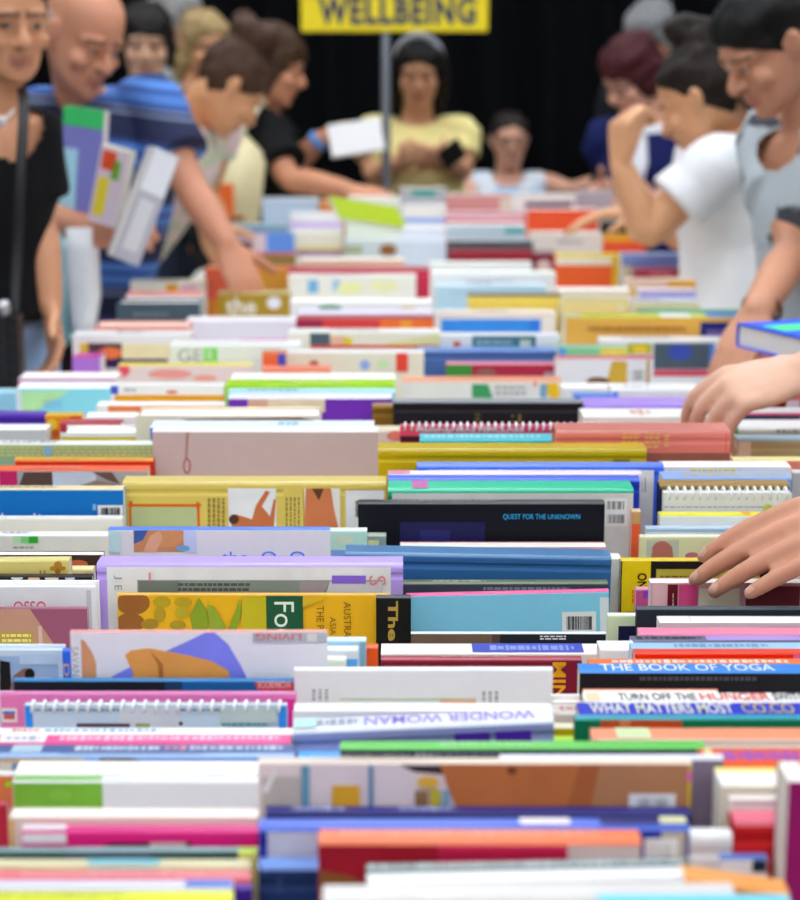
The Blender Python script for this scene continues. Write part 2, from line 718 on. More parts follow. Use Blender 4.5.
B(530, 602, 231, 'G', '#f6f2ea', '#dcd8ce', 5, 'off-white hardback with thick pale boards')
B(230, 266, 231, 'p', '#32507e', '#d8c0c4', 4, 'blush paperback with a navy spine', [('r', 240, 242, 252, 250, '#6a3a44')])
B(266, 294, 232, 'p', '#4f74c4', '#5a82c8', 4, 'bright blue paperback')
B(344, 400, 237, 'p', '#f6f6f0', '#cfd8dc', 5, 'white paperback with a brown oval on its cover', [('e', 388, 250, 9, 6, '#8c5c34'), ('r', 345, 246, 362, 254, '#a8b088')])
B(400, 446, 238, 'p', '#e8eef6', '#c6d0dc', 4, 'pale ice-blue paperback')
B(447, 533, 238, 'h', '#b0b4b6', '#50545a', 7, 'charcoal-grey hardback with silver spine')
B(228, 296, 252, 'p', '#c64a44', '#8c7f4c', 4, 'red-spined paperback with an olive cover')
B(534, 556, 250, 'h', '#a08088', '#7a2c38', 4, 'narrow maroon hardback', [('e', 544, 266, 7, 6, '#c8b4ac')])
B(450, 532, 249, 'h', '#a43440', '#8e1d2b', 5, 'crimson cloth hardback')
B(556, 622, 253, 'h', '#f2e030', '#d85a2c', 3, 'orange hardback under a yellow edge', [('r', 556, 257, 612, 265, '#f0ead4'), ('r', 612, 257, 622, 290, '#ecc022')])
B(622, 692, 252, 'p', '#a4b4de', '#7c92d0', 6, 'periwinkle-blue paperback', [('r', 622, 266, 632, 280, '#d8d8b8')])
B(300, 404, 257, 'g', '#f0e2cc', '#e2cab0', 9, 'creamy beige paperback')
B(634, 692, 267, 'h', '#b04c5c', '#9c2a40', 4, 'maroon hardback beside the woman in white', [('r', 650, 273, 672, 275, '#d88c94')])
B(430, 532, 261, 'g', '#f8f8f6', '#e2e8e6', 6, 'very pale green-grey paperback')
B(205, 292, 265, 'p', '#f08058', '#f09a3c', 4, 'wide orange book with a coral edge', [('p', [(205, 269), (232, 269), (222, 300), (205, 300)], '#ea6a50'), ('r', 262, 270, 292, 296, '#f2b048')])
B(288, 430, 266, 'h', '#c05060', '#b82e48', 4, 'wide crimson hardback with a green-white book before it')
B(432, 556, 270, 'g', '#ffffff', '#f2f2f2', 6, 'glossy white paperback')
B(626, 696, 277, 'p', '#e8c4ac', '#ecc070', 4, 'peach and amber paperback', [('r', 626, 281, 668, 288, '#e6c8b0'), ('r', 668, 281, 696, 288, '#e0ac34')])
B(288, 416, 273, 'p', '#f6f4ec', '#eeece2', 4, 'white cookery-style book with blue and yellow patterns', [('r', 308, 280, 318, 293, '#6a9ec4'), ('r', 333, 280, 340, 291, '#7fa8cc'), ('e', 350, 288, 14, 6, '#dcdca0'), ('e', 384, 286, 14, 7, '#e6e4b4')])
B(436, 546, 282, 'p', '#dcecf4', '#b6d6ec', 5, 'baby-blue paperback')
B(130, 204, 279, 'p', '#f4ead0', '#f0e8dc', 4, 'cream paperback with an orange square', [('r', 166, 284, 178, 293, '#e8a020'), ('r', 182, 284, 196, 293, '#e8b8c8')])
B(218, 290, 290, 'p', '#d4c890', '#9a7c28', 4, 'olive-gold book with a white title', [('t', 'the', 226, 298, 256, 314, '#fbf6ea', 0, 0.02), ('e', 274, 303, 7, 6, '#d8d4dc')])
B(558, 630, 287, 'g', '#f6eee4', '#e8dcd4', 6, 'white paperback with a rosy cover edge')
B(640, 696, 287, 'p', '#f2d6dc', '#a4a4dc', 4, 'pink-spined paperback with lilac cover')
B(126, 202, 291, 'p', '#f28a7c', '#e8dcdc', 6, 'coral-spined paperback')
B(468, 562, 293, 'p', '#6a5234', '#e8cc5e', 3, 'butter-yellow book with a dark brown edge')
B(290, 432, 298, 'g', '#fbfbf6', '#f4f2ee', 7, 'white book with a green leaf mark', [('e', 330, 308, 12, 3, '#5a8c5c'), ('e', 408, 309, 9, 3, '#cab880')])
B(562, 632, 297, 'p', '#dcd090', '#d2c284', 6, 'straw-yellow paperback', [('r', 618, 304, 624, 316, '#ece4c8')])
B(632, 700, 297, 'p', '#c8c6e4', '#e0d2a8', 5, 'sand-coloured paperback with lilac spine')
B(116, 200, 299, 'G', '#d8dce4', '#44545e', 9, 'slate hardback with thick pale page edges')
B(436, 556, 309, 'p', '#efeae4', '#f2eeea', 4, 'white picture book with a sky-blue panel', [('r', 441, 319, 541, 334, '#3a8ee8'), ('r', 531, 319, 541, 334, '#2f74d8'), ('l', 437, 313, 552, 316, '#d49a94', 1)])
B(640, 748, 309, 'p', '#2e9c7e', '#1c8c70', 4, 'teal-green paperback')
B(298, 432, 309, 'p', '#e4def8', '#f0ecf4', 5, 'white paperback with a lavender spine')
B(186, 302, 316, 'p', '#fcfafe', '#ece8f6', 6, 'broad lavender-white book with pink lettering', [('l', 240, 337, 292, 345, '#e87cc4', 1), ('e', 207, 308, 6, 4, '#4c8cdc'), ('l', 205, 339, 232, 344, '#d88ca4', 1)])
B(566, 746, 313, 'p', '#ced044', '#cc9c48', 6, 'wide lime-spined book with a golden brown cover', [('R', 660, 690, '#f8f8f4'), ('R', 706, 746, '#3c7cdc'), ('r', 700, 322, 746, 337, '#1c2468'), ('r', 706, 330, 746, 337, '#6c5c9c'), ('l', 588, 325, 686, 333, '#96602c', 1), ('R', 566, 580, '#e0d8b0')])
B(296, 434, 315, 'p', '#b4384a', '#c03a3a', 4, 'maroon paperback shading to orange', [('r', 296, 319, 322, 329, '#8c2440'), ('r', 380, 319, 434, 329, '#e8702c'), ('r', 400, 320, 412, 328, '#f0a034')])
B(94, 188, 321, 'G', '#f6f0e2', '#e8a090', 7, 'cream-edged hardback with salmon cover')
B(440, 560, 332, 'p', '#f4f2f2', '#e8e6e6', 3, 'white book with a slate title panel', [('r', 472, 335, 536, 349, '#45727f'), ('l', 476, 339, 512, 346, '#8fa8b4', 1), ('r', 520, 340, 531, 348, '#c4c8b4'), ('e', 457, 345, 4, 4, '#ee6030')])
B(288, 440, 328, 'p', '#f8f6f2', '#e8e2d4', 4, 'white book with a grey block and yellow corner', [('r', 310, 333, 330, 345, '#4a5a62'), ('r', 330, 336, 346, 345, '#e4b49c'), ('e', 348, 341, 5, 4, '#e8cc40'), ('p', [(378, 345), (440, 333), (440, 345)], '#ece2a4'), ('r', 310, 345, 440, 348, '#c8433c')])
B(72, 190, 330, 'p', '#eceae8', '#dedbd8', 5, 'white-bordered book with a dark and orange picture', [('r', 82, 343, 122, 361, '#4a3a3c'), ('e', 110, 353, 12, 6, '#ee7a48'), ('r', 80, 343, 88, 352, '#ecc43a'), ('r', 122, 344, 170, 358, '#efe0b0'), ('r', 76, 359, 168, 368, '#34224c')])
B(418, 557, 346, 'h', '#6a90cc', '#46649c', 4, 'slate-blue hardback with a plain cover')
B(170, 300, 340, 'p', '#f4f4f2', '#d0d4d0', 5, 'grey-white book with a green letter square', [('t', 'GE', 178, 349, 202, 362, '#8c9094', 0), ('r', 204, 348, 217, 364, '#62c436'), ('t', 'R', 207, 350, 215, 362, '#f4fcf0', 0)])
B(600, 744, 336, 'p', '#f6f4f4', '#e4e4e8', 4, 'white book with a dark slate photo and barcode', [('r', 600, 343, 627, 346, '#f0d8dc'), ('r', 627, 343, 652, 354, '#9c9c38'), ('e', 640, 349, 8, 4, '#d8b430'), ('r', 653, 343, 712, 369, '#46525e'), ('e', 680, 352, 12, 8, '#38489c'), ('r', 652, 370, 712, 376, '#c23e5c'), ('r', 709, 343, 715, 368, '#4a78c4'), ('b', 717, 345, 733, 366), ('r', 733, 350, 740, 368, '#5472b8')])
B(72, 100, 352, 'p', '#c43c9c', '#a06cc0', 5, 'small magenta and violet paperback')
B(282, 424, 349, 'p', '#f2eeee', '#ece6d2', 3, 'cream book with orange and blue end blocks', [('r', 263, 352, 279, 367, '#dc6a3c'), ('r', 282, 352, 286, 367, '#4a56b8'), ('r', 396, 353, 408, 372, '#d44434'), ('e', 314, 364, 5, 4, '#b4604c'), ('e', 365, 365, 5, 5, '#8ea8dc'), ('e', 383, 364, 5, 4, '#b4d49c')])
B(262, 286, 350, 'p', '#e08050', '#d8663a', 3, 'rust-orange paperback end with a blue strip', [('r', 278, 353, 286, 366, '#3c4cb4')])
B(558, 628, 344, 'p', '#9cc8a8', '#7cc894', 3, 'paperback striped blue, green and yellow', [('r', 558, 347, 566, 357, '#58b0ec'), ('r', 600, 347, 628, 357, '#ecec6c')])
B(446, 556, 361, 'p', '#e890a0', '#a42c44', 3, 'dark red book with a green end', [('r', 446, 364, 472, 378, '#3c8438'), ('e', 486, 373, 10, 5, '#8c5c54'), ('r', 544, 372, 562, 382, '#9c949c')])
B(262, 330, 365, 'p', '#f48868', '#f49070', 4, 'thin bright orange paperback')
B(742, 800, 343, 'p', '#e0a8b0', '#d08c98', 6, 'rose-pink book below the bracelet hand')
B(556, 654, 355, 'p', '#d4506c', '#e4e2e6', 3, 'white book with a brown figure and barcode', [('p', [(612, 361), (627, 361), (627, 384), (606, 384)], '#c49c3c'), ('e', 598, 382, 12, 5, '#6c4a30'), ('b', 630, 366, 646, 384), ('r', 646, 360, 650, 384, '#b08c58')])
B(118, 252, 362, 'p', '#ecd84c', '#f0d8d4', 3, 'yellow-spined book with a pink-red blotched cover', [('e', 170, 374, 22, 5, '#dc9088'), ('e', 124, 370, 6, 6, '#d4505c'), ('e', 205, 378, 12, 3, '#f0a090')], )
B(230, 395, 373, 'g', '#ffffff', '#f2f2f0', 7, 'long white paperback with a shining top')
B(18, 116, 372, 'g', '#ffffff', '#d89cb4', 6, 'white-topped paperback with a pink cover')
B(402, 562, 376, 'p', '#f4a47c', '#cfcbc6', 5, 'grey-white book with a green blot and orange spine', [('p', [(472, 384), (488, 384), (493, 398), (472, 398)], '#3c8c58'), ('l', 495, 385, 526, 396, '#9c9a98', 2), ('p', [(545, 383), (558, 383), (561, 398), (549, 398)], '#d4a824'), ('r', 540, 384, 547, 398, '#6c94b0'), ('e', 535, 384, 2, 2, '#d84a34')])
B(562, 612, 383, 'g', '#ffffff', '#f0ece8', 5, 'small white paperback beside the grey-white book')
B(612, 700, 383, 'p', '#ffffff', '#e2e0de', 9, 'white book under the reaching fingers', [('r', 600, 392, 618, 398, '#3c6cd0')])
B(0, 20, 388, 'p', '#b4e0f0', '#9cd2ea', 4, 'pale cyan book at the table edge')
B(15, 110, 382, 'g', '#fdfdfb', '#8edcea', 8, 'aqua book with a soft green corner', [('p', [(22, 391), (70, 391), (30, 414), (22, 414)], '#b4e2a0'), ('r', 15, 390, 21, 414, '#e4eef2'), ('l', 44, 400, 62, 408, '#7fb4e0', 2)])
B(110, 224, 382, 'p', '#f0eeea', '#d4d0cc', 3, 'grey-white book with an orange band', [('r', 115, 395, 224, 402, '#e8a012'), ('e', 172, 392, 6, 2, '#c4786c'), ('r', 108, 383, 118, 394, '#3854b4'), ('l', 124, 387, 136, 393, '#a0a4a8', 1)])
B(225, 395, 379, 'p', '#a8d818', '#9ccc1c', 6, 'long lime-green book')
B(574, 616, 392, 'p', '#5c8ce0', '#4074d0', 4, 'small blue paperback')
B(738, 800, 392, 'h', '#b4303a', '#7c0e12', 6, 'deep red hardback below the pale hand', [('r', 786, 398, 800, 408, '#c8c4c4')])
B(228, 395, 388, 'p', '#b8e8f8', '#8cd4ec', 4, 'thin sky-blue book')
B(228, 392, 393, 'p', '#f8f4fc', '#6c30a4', 5, 'white-spined book with purple and tan cover', [('r', 248, 399, 268, 412, '#c8a088'), ('r', 268, 399, 325, 412, '#d8c8a8')])
B(372, 396, 402, 'h', '#a07840', '#7c5818', 3, 'small brown hardback')
B(96, 224, 401, 'g', '#ffffff', '#f2eeea', 4, 'white paperback with a pumpkin band', [('r', 108, 406, 224, 413, '#ee8a4c')])
B(393, 583, 398, 'h', '#90949c', '#1b1b1f', 3, 'large black hardback with faint gold marks', [('t', 'III', 475, 414, 480, 424, '#6c6034', 90), ('t', 'II', 511, 415, 514, 423, '#6c6034', 90), ('t', 'I', 518, 414, 521, 423, '#6c6034', 90)])
B(584, 762, 397, 'p', '#b898f0', '#a484dc', 8, 'lilac book beneath the fingertips')
B(0, 45, 410, 'h', '#6a4cb4', '#4c2c9c', 3, 'purple hardback at the table edge')
B(84, 136, 412, 'g', '#ffffff', '#f4eef0', 5, 'short white paperback with a blush edge')
B(730, 800, 407, 'p', '#d8d4d0', '#d84c7c', 5, 'grey-spined paperback with a hot pink cover', [('r', 730, 415, 800, 420, '#3c3850')])
B(45, 82, 412, 'p', '#e8b838', '#d8861c', 3, 'mottled yellow and orange paperback', [('e', 52, 425, 5, 6, '#ecc43c'), ('e', 56, 433, 4, 4, '#c05a28'), ('r', 70, 414, 82, 418, '#c4402c')])
B(60, 121, 419, 'p', '#bc4454', '#a83448', 4, 'thin claret paperback')
B(583, 722, 408, 'p', '#fcfaf4', '#f2eee6', 10, 'white book with a faint red mark on its spine', [('L', 630, 650, '#e0a098')])
B(0, 45, 424, 'g', '#fdfdfb', '#b8b4b8', 6, 'white-topped grey book at the table edge')
B(60, 136, 425, 'G', '#ffffff', '#f4f4f0', 8, 'white hardback with a yellow base line', [('r', 62, 437, 136, 442, '#ecc42c')])
B(737, 800, 419, 'h', '#f8f6f4', '#e0dcd8', 9, 'fat white hardback by the red leather book', [('l', 776, 428, 800, 434, '#8c8c88', 1)])
B(135, 320, 407, 'G', '#ece4d8', '#d4c8b4', 9, 'warm beige book with worn boards', [('p', [(180, 419), (300, 416), (322, 421), (322, 424), (200, 422)], '#6c4c2c')])
B(724, 738, 421, 'p', '#282834', '#1c1c2c', 4, 'narrow black paperback with a green edge', [('r', 735, 422, 739, 441, '#5cb424')])
B(150, 374, 420, 'p', '#ecf2f8', '#3c64b4', 7, 'blue book with a white spine', [('L', 278, 300, '#8cc4e0')])
B(374, 410, 425, 'p', '#e8d8b8', '#e8d4cc', 5, 'short cream paperback', [('e', 395, 436, 8, 5, '#e88078')])
B(400, 604, 424, 'w', '#dc5470', '#d04464', 1.2, 'red-pink spiral-bound make-up guide', [('t', 'Make-up MASTERCLASS', 416, 427, 524, 433, '#f6e4e8', 0, .02), ('r', 400, 436, 420, 442, '#3c1c20'), ('p', [(585, 427), (604, 425), (604, 434), (590, 434)], '#f4bcd0')])
B(420, 629, 433, 'p', '#34bcc8', '#1c9cac', 7, 'turquoise book', [('L', 424, 540, '#9ce0e8')])
B(728, 740, 437, 'w', '#28282c', '#d8d4d8', 5, 'small black-and-white spiral notebook')
B(556, 731, 422, 'h', '#da8478', '#cc7064', 9, 'antique salmon-red leather hardback with gilt lettering', [('r', 556, 453, 731, 472, '#8a5444'), ('r', 725, 424, 727, 456, '#b45048'), ('r', 620, 428, 640, 430, '#d89a54'), ('l', 622, 431, 640, 449, '#e0a860', 4), ('l', 645, 431, 660, 449, '#e0a860', 4), ('l', 664, 434, 670, 447, '#e0a860', 4)], 0, .16, .3)
B(738, 800, 434, 'h', '#bcdcec', '#aca274', 5, 'khaki hardback with a pale blue edge', [('r', 738, 440, 751, 458, '#d4cbb0')])
B(0, 153, 440, 'p', '#f4f4ec', '#88a888', 4, 'book with a mottled green, blue and yellow cover', [('l', 0, 446, 153, 457, '#c4c46c', 3), ('r', 44, 446, 52, 456, '#7cb0c4')])
B(152, 378, 426, 'p', '#fbf9f7', '#b9a3a5', 5, 'mauve wood-grain book with a cursive scribble', [('p', [(186, 431), (189, 431), (187, 463), (185, 463)], '#9c7468'), ('e', 187, 466, 4, 8, '#a04c4c'), ('e', 187, 466, 2.4, 6, '#b9a3a5'), ('r', 380, 432, 600, 436, '#b09a9c')])
B(733, 800, 456, 'p', '#f2e4a0', '#d87c6c', 4, 'thin paperback with cream spine over coral')
B(14, 153, 456, 'h', '#dca03c', '#c42a1a', 3, 'scarlet hardback with a golden edge', [('r', 0, 459, 15, 468, '#b49cd8')])
B(378, 647, 442, 'h', '#c8ac28', '#b49a0c', 7, 'mustard cloth hardback with a rounded spine', [('r', 613, 459, 630, 466, '#84700c')])
B(0, 147, 465, 'p', '#f46a48', '#a8a09c', 5, 'orange-spined book with a grey and brown photo', [('r', 0, 471, 17, 488, '#c4285c'), ('p', [(18, 488), (24, 472), (52, 472), (53, 488)], '#5c4438'), ('r', 53, 472, 96, 488, '#c8c8cc'), ('p', [(72, 488), (96, 480), (115, 484), (120, 488)], '#94786c'), ('p', [(92, 472), (112, 472), (120, 484), (108, 480)], '#6c5048')])
B(663, 792, 461, 'g', '#fbf7f2', '#ece6e0', 6, 'white book with a rust-red line', [('r', 756, 465, 800, 468, '#c46440'), ('l', 690, 468, 736, 473, '#d8c850', 1)])
B(417, 664, 461, 'h', '#6488ec', '#3c62d4', 4, 'cobalt-blue frame-covered hardback with barcode', [('r', 426, 470, 654, 535, '#e2dfe2'), ('l', 440, 469, 640, 472, '#fafafa', 1), ('b', 639, 472, 650, 497)])
B(663, 792, 471, 'p', '#96b8ec', '#7c9cd8', 7, 'pale cornflower-blue book', [('L', 684, 786, '#c4b894')])
B(388, 642, 470, 'p', '#f4e4ee', '#e6d8e4', 4, 'thin blush-white book', [('R', 388, 410, '#e48cac')])
B(388, 640, 474, 'h', '#4c6ce0', '#1c38a8', 5, 'ultramarine hardback with rounded corners')
B(660, 790, 479, 'h', '#a88848', '#14224c', 5, 'navy book with a bronze spine', [('r', 660, 484, 790, 489, '#7c6434'), ('l', 730, 490, 788, 494, '#5c6c8c', 1)])
B(122, 386, 475, 'h', '#e4cc78', '#cdb45a', 7, 'gold hardback with framed panel and massage photos', [('r', 128, 504, 201, 506.5, '#e2641c'), ('r', 130, 501, 132.5, 540, '#e2641c'), ('r', 197, 502, 199.5, 540, '#e2641c'), ('r', 132.5, 507, 197, 545, '#a8b080'), ('l', 207, 498, 226, 528, '#8a7436', 4, True), ('r', 229, 488, 276, 545, '#d6d4d6'), ('p', [(231, 520), (236, 514), (252, 519), (256, 505), (266, 490), (270, 492), (262, 506), (270, 516), (274, 498), (276, 500), (274, 526), (232, 528)], '#b8663e'), ('e', 234, 519, 5, 5, '#4a2c22'), ('r', 284, 488, 303, 545, '#cdb45a'), ('l', 285, 497, 301, 527, '#8a7436', 4, True), ('r', 305, 488, 340, 545, '#d2ccc8'), ('p', [(306, 488), (331, 488), (334, 508), (339, 530), (304, 530)], '#c07048'), ('p', [(312, 488), (324, 488), (319, 500)], '#5c3826'), ('r', 346, 490, 384, 545, '#d8d6da'), ('b', 352, 494, 378, 522)], 0, .16, .3)
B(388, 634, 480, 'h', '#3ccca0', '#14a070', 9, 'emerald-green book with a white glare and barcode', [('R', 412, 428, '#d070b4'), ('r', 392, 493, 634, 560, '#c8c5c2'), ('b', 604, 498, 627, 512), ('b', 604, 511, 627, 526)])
B(0, 123, 485, 'p', '#f4e4b4', '#156ab2', 4, 'strong blue book with a cream edge and barcode', [('b', 98, 505, 123, 517), ('r', 93, 504, 96, 510, '#7cacd4'), ('t', 'bodies', 2, 513, 62, 528, '#d8e4f0', 0)])
B(793, 800, 469, 'p', '#e4e2e4', '#aaa6aa', 3, 'grey book cut by the frame edge', [])
B(664, 792, 490, 'w', '#e8e8ec', '#c9c9cd', 6, 'pale grey spiral-bound notebook with fruit corner', [('l', 664, 506, 770, 508, '#8c8c90', 1), ('e', 784, 510, 8, 6, '#b42c34'), ('r', 776, 508, 790, 511, '#e4d820'), ('e', 768, 509, 5, 5, '#a8b848')])
B(632, 641, 508, 'p', '#e0c49c', '#dc5c34', 3, 'narrow tan and orange book end', [('r', 632, 511, 641, 524, '#b89460')])
B(358, 605, 499, 'p', '#34343a', '#16161c', 4, 'black book with small blue title lettering', [('t', 'QUEST FOR THE UNKNOWN', 503, 514, 580, 520, '#3aa4d8', 0, 0.0), ('r', 400, 522, 485, 545, '#22204a'), ('r', 420, 530, 450, 545, '#2c2a60')])
B(660, 800, 511, 'p', '#f4ec38', '#eef0ea', 4, 'white book with a bright yellow spine', [('R', 742, 750, '#f0a01c')])
B(0, 122, 515, 'p', '#f0ece4', '#d6d1c6', 3, 'ivory book without markings')
B(646, 790, 525, 'p', '#b8cce0', '#dce4ec', 3, 'pale blue-white book with a green square', [('r', 645, 529, 790, 532, '#8ca4c0'), ('r', 752, 528, 759, 532.5, '#86cc1c'), ('l', 700, 527, 735, 528.5, '#a06c70', 1)])
B(365, 386, 532, 'p', '#b8c0b0', '#8a988c', 3, 'small grey-green book', [('r', 368, 540, 379, 552, '#d8d4a0')])
B(330, 367, 527, 'p', '#e4f0e0', '#b8dcc8', 3, 'mint-green marbled book', [('e', 345, 540, 9, 5, '#d4e4c0'), ('r', 331, 550, 366, 556, '#8ca8e4')])
B(0, 108, 531, 'p', '#fbfaf6', '#dcd8cd', 4, 'ivory book with three green squares', [('r', 13, 536, 21, 543, '#b8dcb0'), ('r', 21, 536, 29, 543, '#7cc478'), ('r', 29, 536, 38, 543, '#2ca02c'), ('l', 13, 546, 34, 549, '#8a8a86', 1)])
B(640, 796, 534, 'p', '#f6f2dc', '#d5d0a0', 2, 'pale sage book with leaf drawing and pear photo', [('r', 646, 540, 679, 562, '#b9bba4'), ('e', 662, 550, 10, 9, '#b46a5c'), ('p', [(650, 562), (652, 552), (672, 546), (674, 562)], '#b46a5c'), ('e', 692, 556, 7, 4, '#c0687a'), ('p', [(718, 537), (722, 540), (719, 542)], '#24382c'), ('p', [(723, 537), (727, 537), (723, 542)], '#24382c'), ('p', [(717, 542), (723, 545), (718, 546)], '#24382c'), ('p', [(718, 548), (726, 548), (722, 551)], '#24382c'), ('p', [(727, 547), (729, 547), (730, 556), (727, 552)], '#24382c'), ('r', 740, 540, 760, 552, '#5c6064'), ('r', 701, 551, 703, 557, '#4a5040')])
B(108, 330, 526, 'p', '#5c88e8', '#efece6', 3, 'white book with sky-blue edge and a hands photo', [('r', 134, 530, 184, 552, '#c08458'), ('p', [(134, 530), (148, 530), (143, 540), (134, 544)], '#3c5c94'), ('e', 167, 538, 17, 9, '#cc8c58'), ('p', [(143, 552), (150, 536), (160, 530), (163, 538), (156, 552)], '#dca480'), ('r', 184, 530, 196, 552, '#bcc8dc'), ('e', 183, 548, 7, 3, '#6898b4'), ('t', 'the  O  O', 222, 551, 305, 562, '#4274d8', 0), ('r', 108, 530, 120, 552, '#c0dcd8')])
B(0, 102, 551, 'g', '#f4f2ee', '#3c2a24', 4, 'dark brown book with a fruit-toned cover', [('e', 78, 564, 10, 4, '#b45c3c'), ('r', 0, 555, 50, 580, '#e4e0d8')])
B(400, 607, 542, 'g', '#f2dcd8', '#d8a4a4', 5, 'thin blush-pink paperback')
B(608, 622, 553, 'g', '#ffffff', '#d8d4cc', 6, 'white upright book end with worn corner')
B(68, 93, 565, 'p', '#f6e6a8', '#ecd8a0', 4, 'small pale yellow book')
B(0, 69, 557, 'p', '#eadc90', '#e0cc78', 4, 'straw book with a brown flower ornament', [('e', 58, 565, 4, 4, '#b07a28'), ('e', 58, 571, 3, 3, '#a06c20'), ('e', 53, 568, 3, 2, '#b07a28'), ('e', 63, 568, 3, 2, '#b07a28'), ('r', 40, 570, 41.5, 577, '#a08040'), ('r', 44, 570, 45.5, 577, '#a08040')], 3)
B(345, 612, 546, 'h', '#4c7cac', '#2d5b8a', 9, 'steel-blue cloth hardback', [], -5)
B(0, 92, 573, 'p', '#2c2424', '#1e1a1c', 3, 'black book with pale flower shapes', [('e', 17, 578, 6, 2, '#f0ece8'), ('e', 34, 579, 6, 3, '#e8b890'), ('e', 52, 578, 7, 3, '#f0dcc8'), ('e', 70, 578, 5, 2, '#d8dce8')])
B(621, 770, 557, 'p', '#ecd02c', '#1c1a18', 3, 'black and yellow book with a dark title', [('r', 621, 560, 651, 612, '#d6bc14'), ('t', 'NO', 637, 573, 647, 588, '#1a1814', 90, 0.03), ('r', 655, 569, 760, 612, '#a8a03c'), ('l', 660, 575, 690, 578, '#6c6420', 1), ('l', 631, 590, 635, 604, '#d8641c', 1, True)])
B(400, 608, 579, 'p', '#6c7858', '#3c3a44', 4, 'dark book with a mottled green top', [])
B(96, 403, 555, 'h', '#c4aae8', '#ae92d6', 9, 'broad purple-framed white hardback', [('r', 109, 567, 391, 640, '#e3e1de'), ('r', 139, 580, 383, 640, '#7f877f'), ('r', 139, 581, 180, 593, '#6c746c'), ('l', 178, 582, 250, 592, '#4c524c', 2), ('p', [(300, 581), (330, 581), (322, 594), (300, 594)], '#988c90'), ('p', [(330, 581), (383, 581), (383, 594), (326, 594)], '#c0bec6'), ('t', 'J', 114, 575, 122, 579, '#908f8c', 270), ('t', 'E', 115, 585, 122, 590, '#908f8c', 270), ('t', 'I', 332, 575, 366, 583, '#7c5cc0', 90, .05), ('t', 'S', 369, 575, 386, 585, '#c88484', 270), ('r', 149, 572, 151, 580, '#d47c88')], 0, .16, .3)
B(636, 655, 586, 'p', '#d490a8', '#b84c80', 3, 'small multicoloured paperback with magenta spots', [('r', 643, 588, 655, 598, '#7c3cb4')])
B(651, 800, 578, 'g', '#ece4d0', '#c898a0', 5, 'cream-edged book with maroon and pink blocks', [('r', 652, 583, 667, 608, '#d8a8ac'), ('r', 667, 583, 678, 612, '#641820'), ('r', 678, 583, 698, 612, '#dc4c84'), ('r', 698, 588, 740, 612, '#d8ccb8'), ('r', 745, 586, 800, 612, '#6c2c34'), ('l', 672, 593, 674, 606, '#e8d0c8', 1, True)])
B(0, 95, 580, 'G', '#f8f8f8', '#dcdbdc', 7, 'white-framed hardback with pink lettering', [('t', 'OSSO', 14, 601, 46, 614, '#d84c6c', 0), ('r', 88, 590, 91, 640, '#b8b4b8')])
B(406, 609, 590, 'p', '#ec5c98', '#86cee6', 3, 'sky-blue book with a hot pink edge and barcode', [('r', 406, 594, 609, 597, '#f2e8e4'), ('r', 600, 597, 609, 640, '#e8ecee'), ('b', 562, 611, 596, 634)], 5)
B(0, 87, 606, 'p', '#a46878', '#8a4c60', 2, 'mauve book with tan triangle and gold corner', [('p', [(0, 609), (30, 609), (58, 650), (0, 650)], '#ac8068'), ('r', 0, 632, 33, 650, '#a88c2c'), ('l', 2, 633, 31, 648, '#d8cc80', 3), ('r', 39, 626, 42, 646, '#c0a090')])
B(117, 389, 592, 'p', '#f0bc54', '#e2aa1c', 2, 'yellow food book with bean pods on its cover', [('e', 133, 603, 17, 12, '#8a5424'), ('e', 130, 623, 15, 10, '#8a5424'), ('e', 162, 602, 9, 6, '#a88c1c'), ('e', 183, 602, 9, 5, '#a88c1c'), ('e', 160, 614, 6, 8, '#a08420'), ('e', 150, 624, 9, 5, '#947424'), ('e', 182, 612, 7, 6, '#a89420'), ('e', 178, 625, 8, 5, '#9c8420'), ('p', [(193, 632), (190, 615), (199, 597), (208, 612), (208, 632)], '#7c8c20'), ('p', [(210, 632), (207, 604), (214, 606), (226, 626), (226, 632)], '#82922a'), ('p', [(227, 632), (236, 610), (240, 598), (242, 612), (236, 632)], '#7c8c20'), ('r', 243, 596, 267, 650, '#b0a01c'), ('r', 267, 595, 303, 650, '#1c4c30'), ('t', 'Food', 275, 601, 294, 655, '#dce8d4', 270), ('p', [(303, 596), (330, 596), (303, 606)], '#c09c24'), ('t', 'AUSTRALIA', 344, 601, 351, 650, '#6c5010', 270), ('t', 'ASIA', 330, 616, 336, 634, '#6c5010', 270), ('t', 'THE PACIFIC', 317, 605, 324, 655, '#6c5010', 270), ('r', 384, 596, 389, 650, '#e8c450')])
B(376, 411, 594, 'p', '#34342c', '#141412', 3, 'black book with a gold title along it', [('t', 'The L', 388, 601, 398, 660, '#a8883a', 270, .03)])
B(608, 660, 612, 'p', '#e8f0d8', '#cfdcb4', 3, 'pale green book with a navy square', [('r', 618, 626, 640, 645, '#1a1e3c')])
B(637, 800, 605, 'h', '#4c545c', '#262a32', 3, 'blue-black hardback beside the lower hand')
B(660, 800, 616, 'g', '#ecdcb8', '#bcb8b8', 7, 'book with a cream and ink-blue newsprint top', [('R', 690, 690.5, '#3c4468')])
B(640, 800, 627, 'p', '#f48cac', '#ee6c90', 7, 'thin candy-pink book')
B(411, 606, 631, 'p', '#e4e8ec', '#4a3c38', 2, 'dark photographic book with white flecks', [('r', 411, 633, 492, 645, '#64503f'), ('r', 500, 633, 606, 645, '#1c2024'), ('l', 540, 635, 566, 640, '#c8c8cc', 2)])
B(632, 800, 635, 'p', '#70708c', '#8c80ac', 6, 'smoky lilac book with an ink-spotted spine', [('R', 706, 800, '#b098dc'), ('L', 636, 700, '#34343c')])
B(360, 378, 643, 'p', '#f06428', '#e85a20', 4, 'tiny orange book')
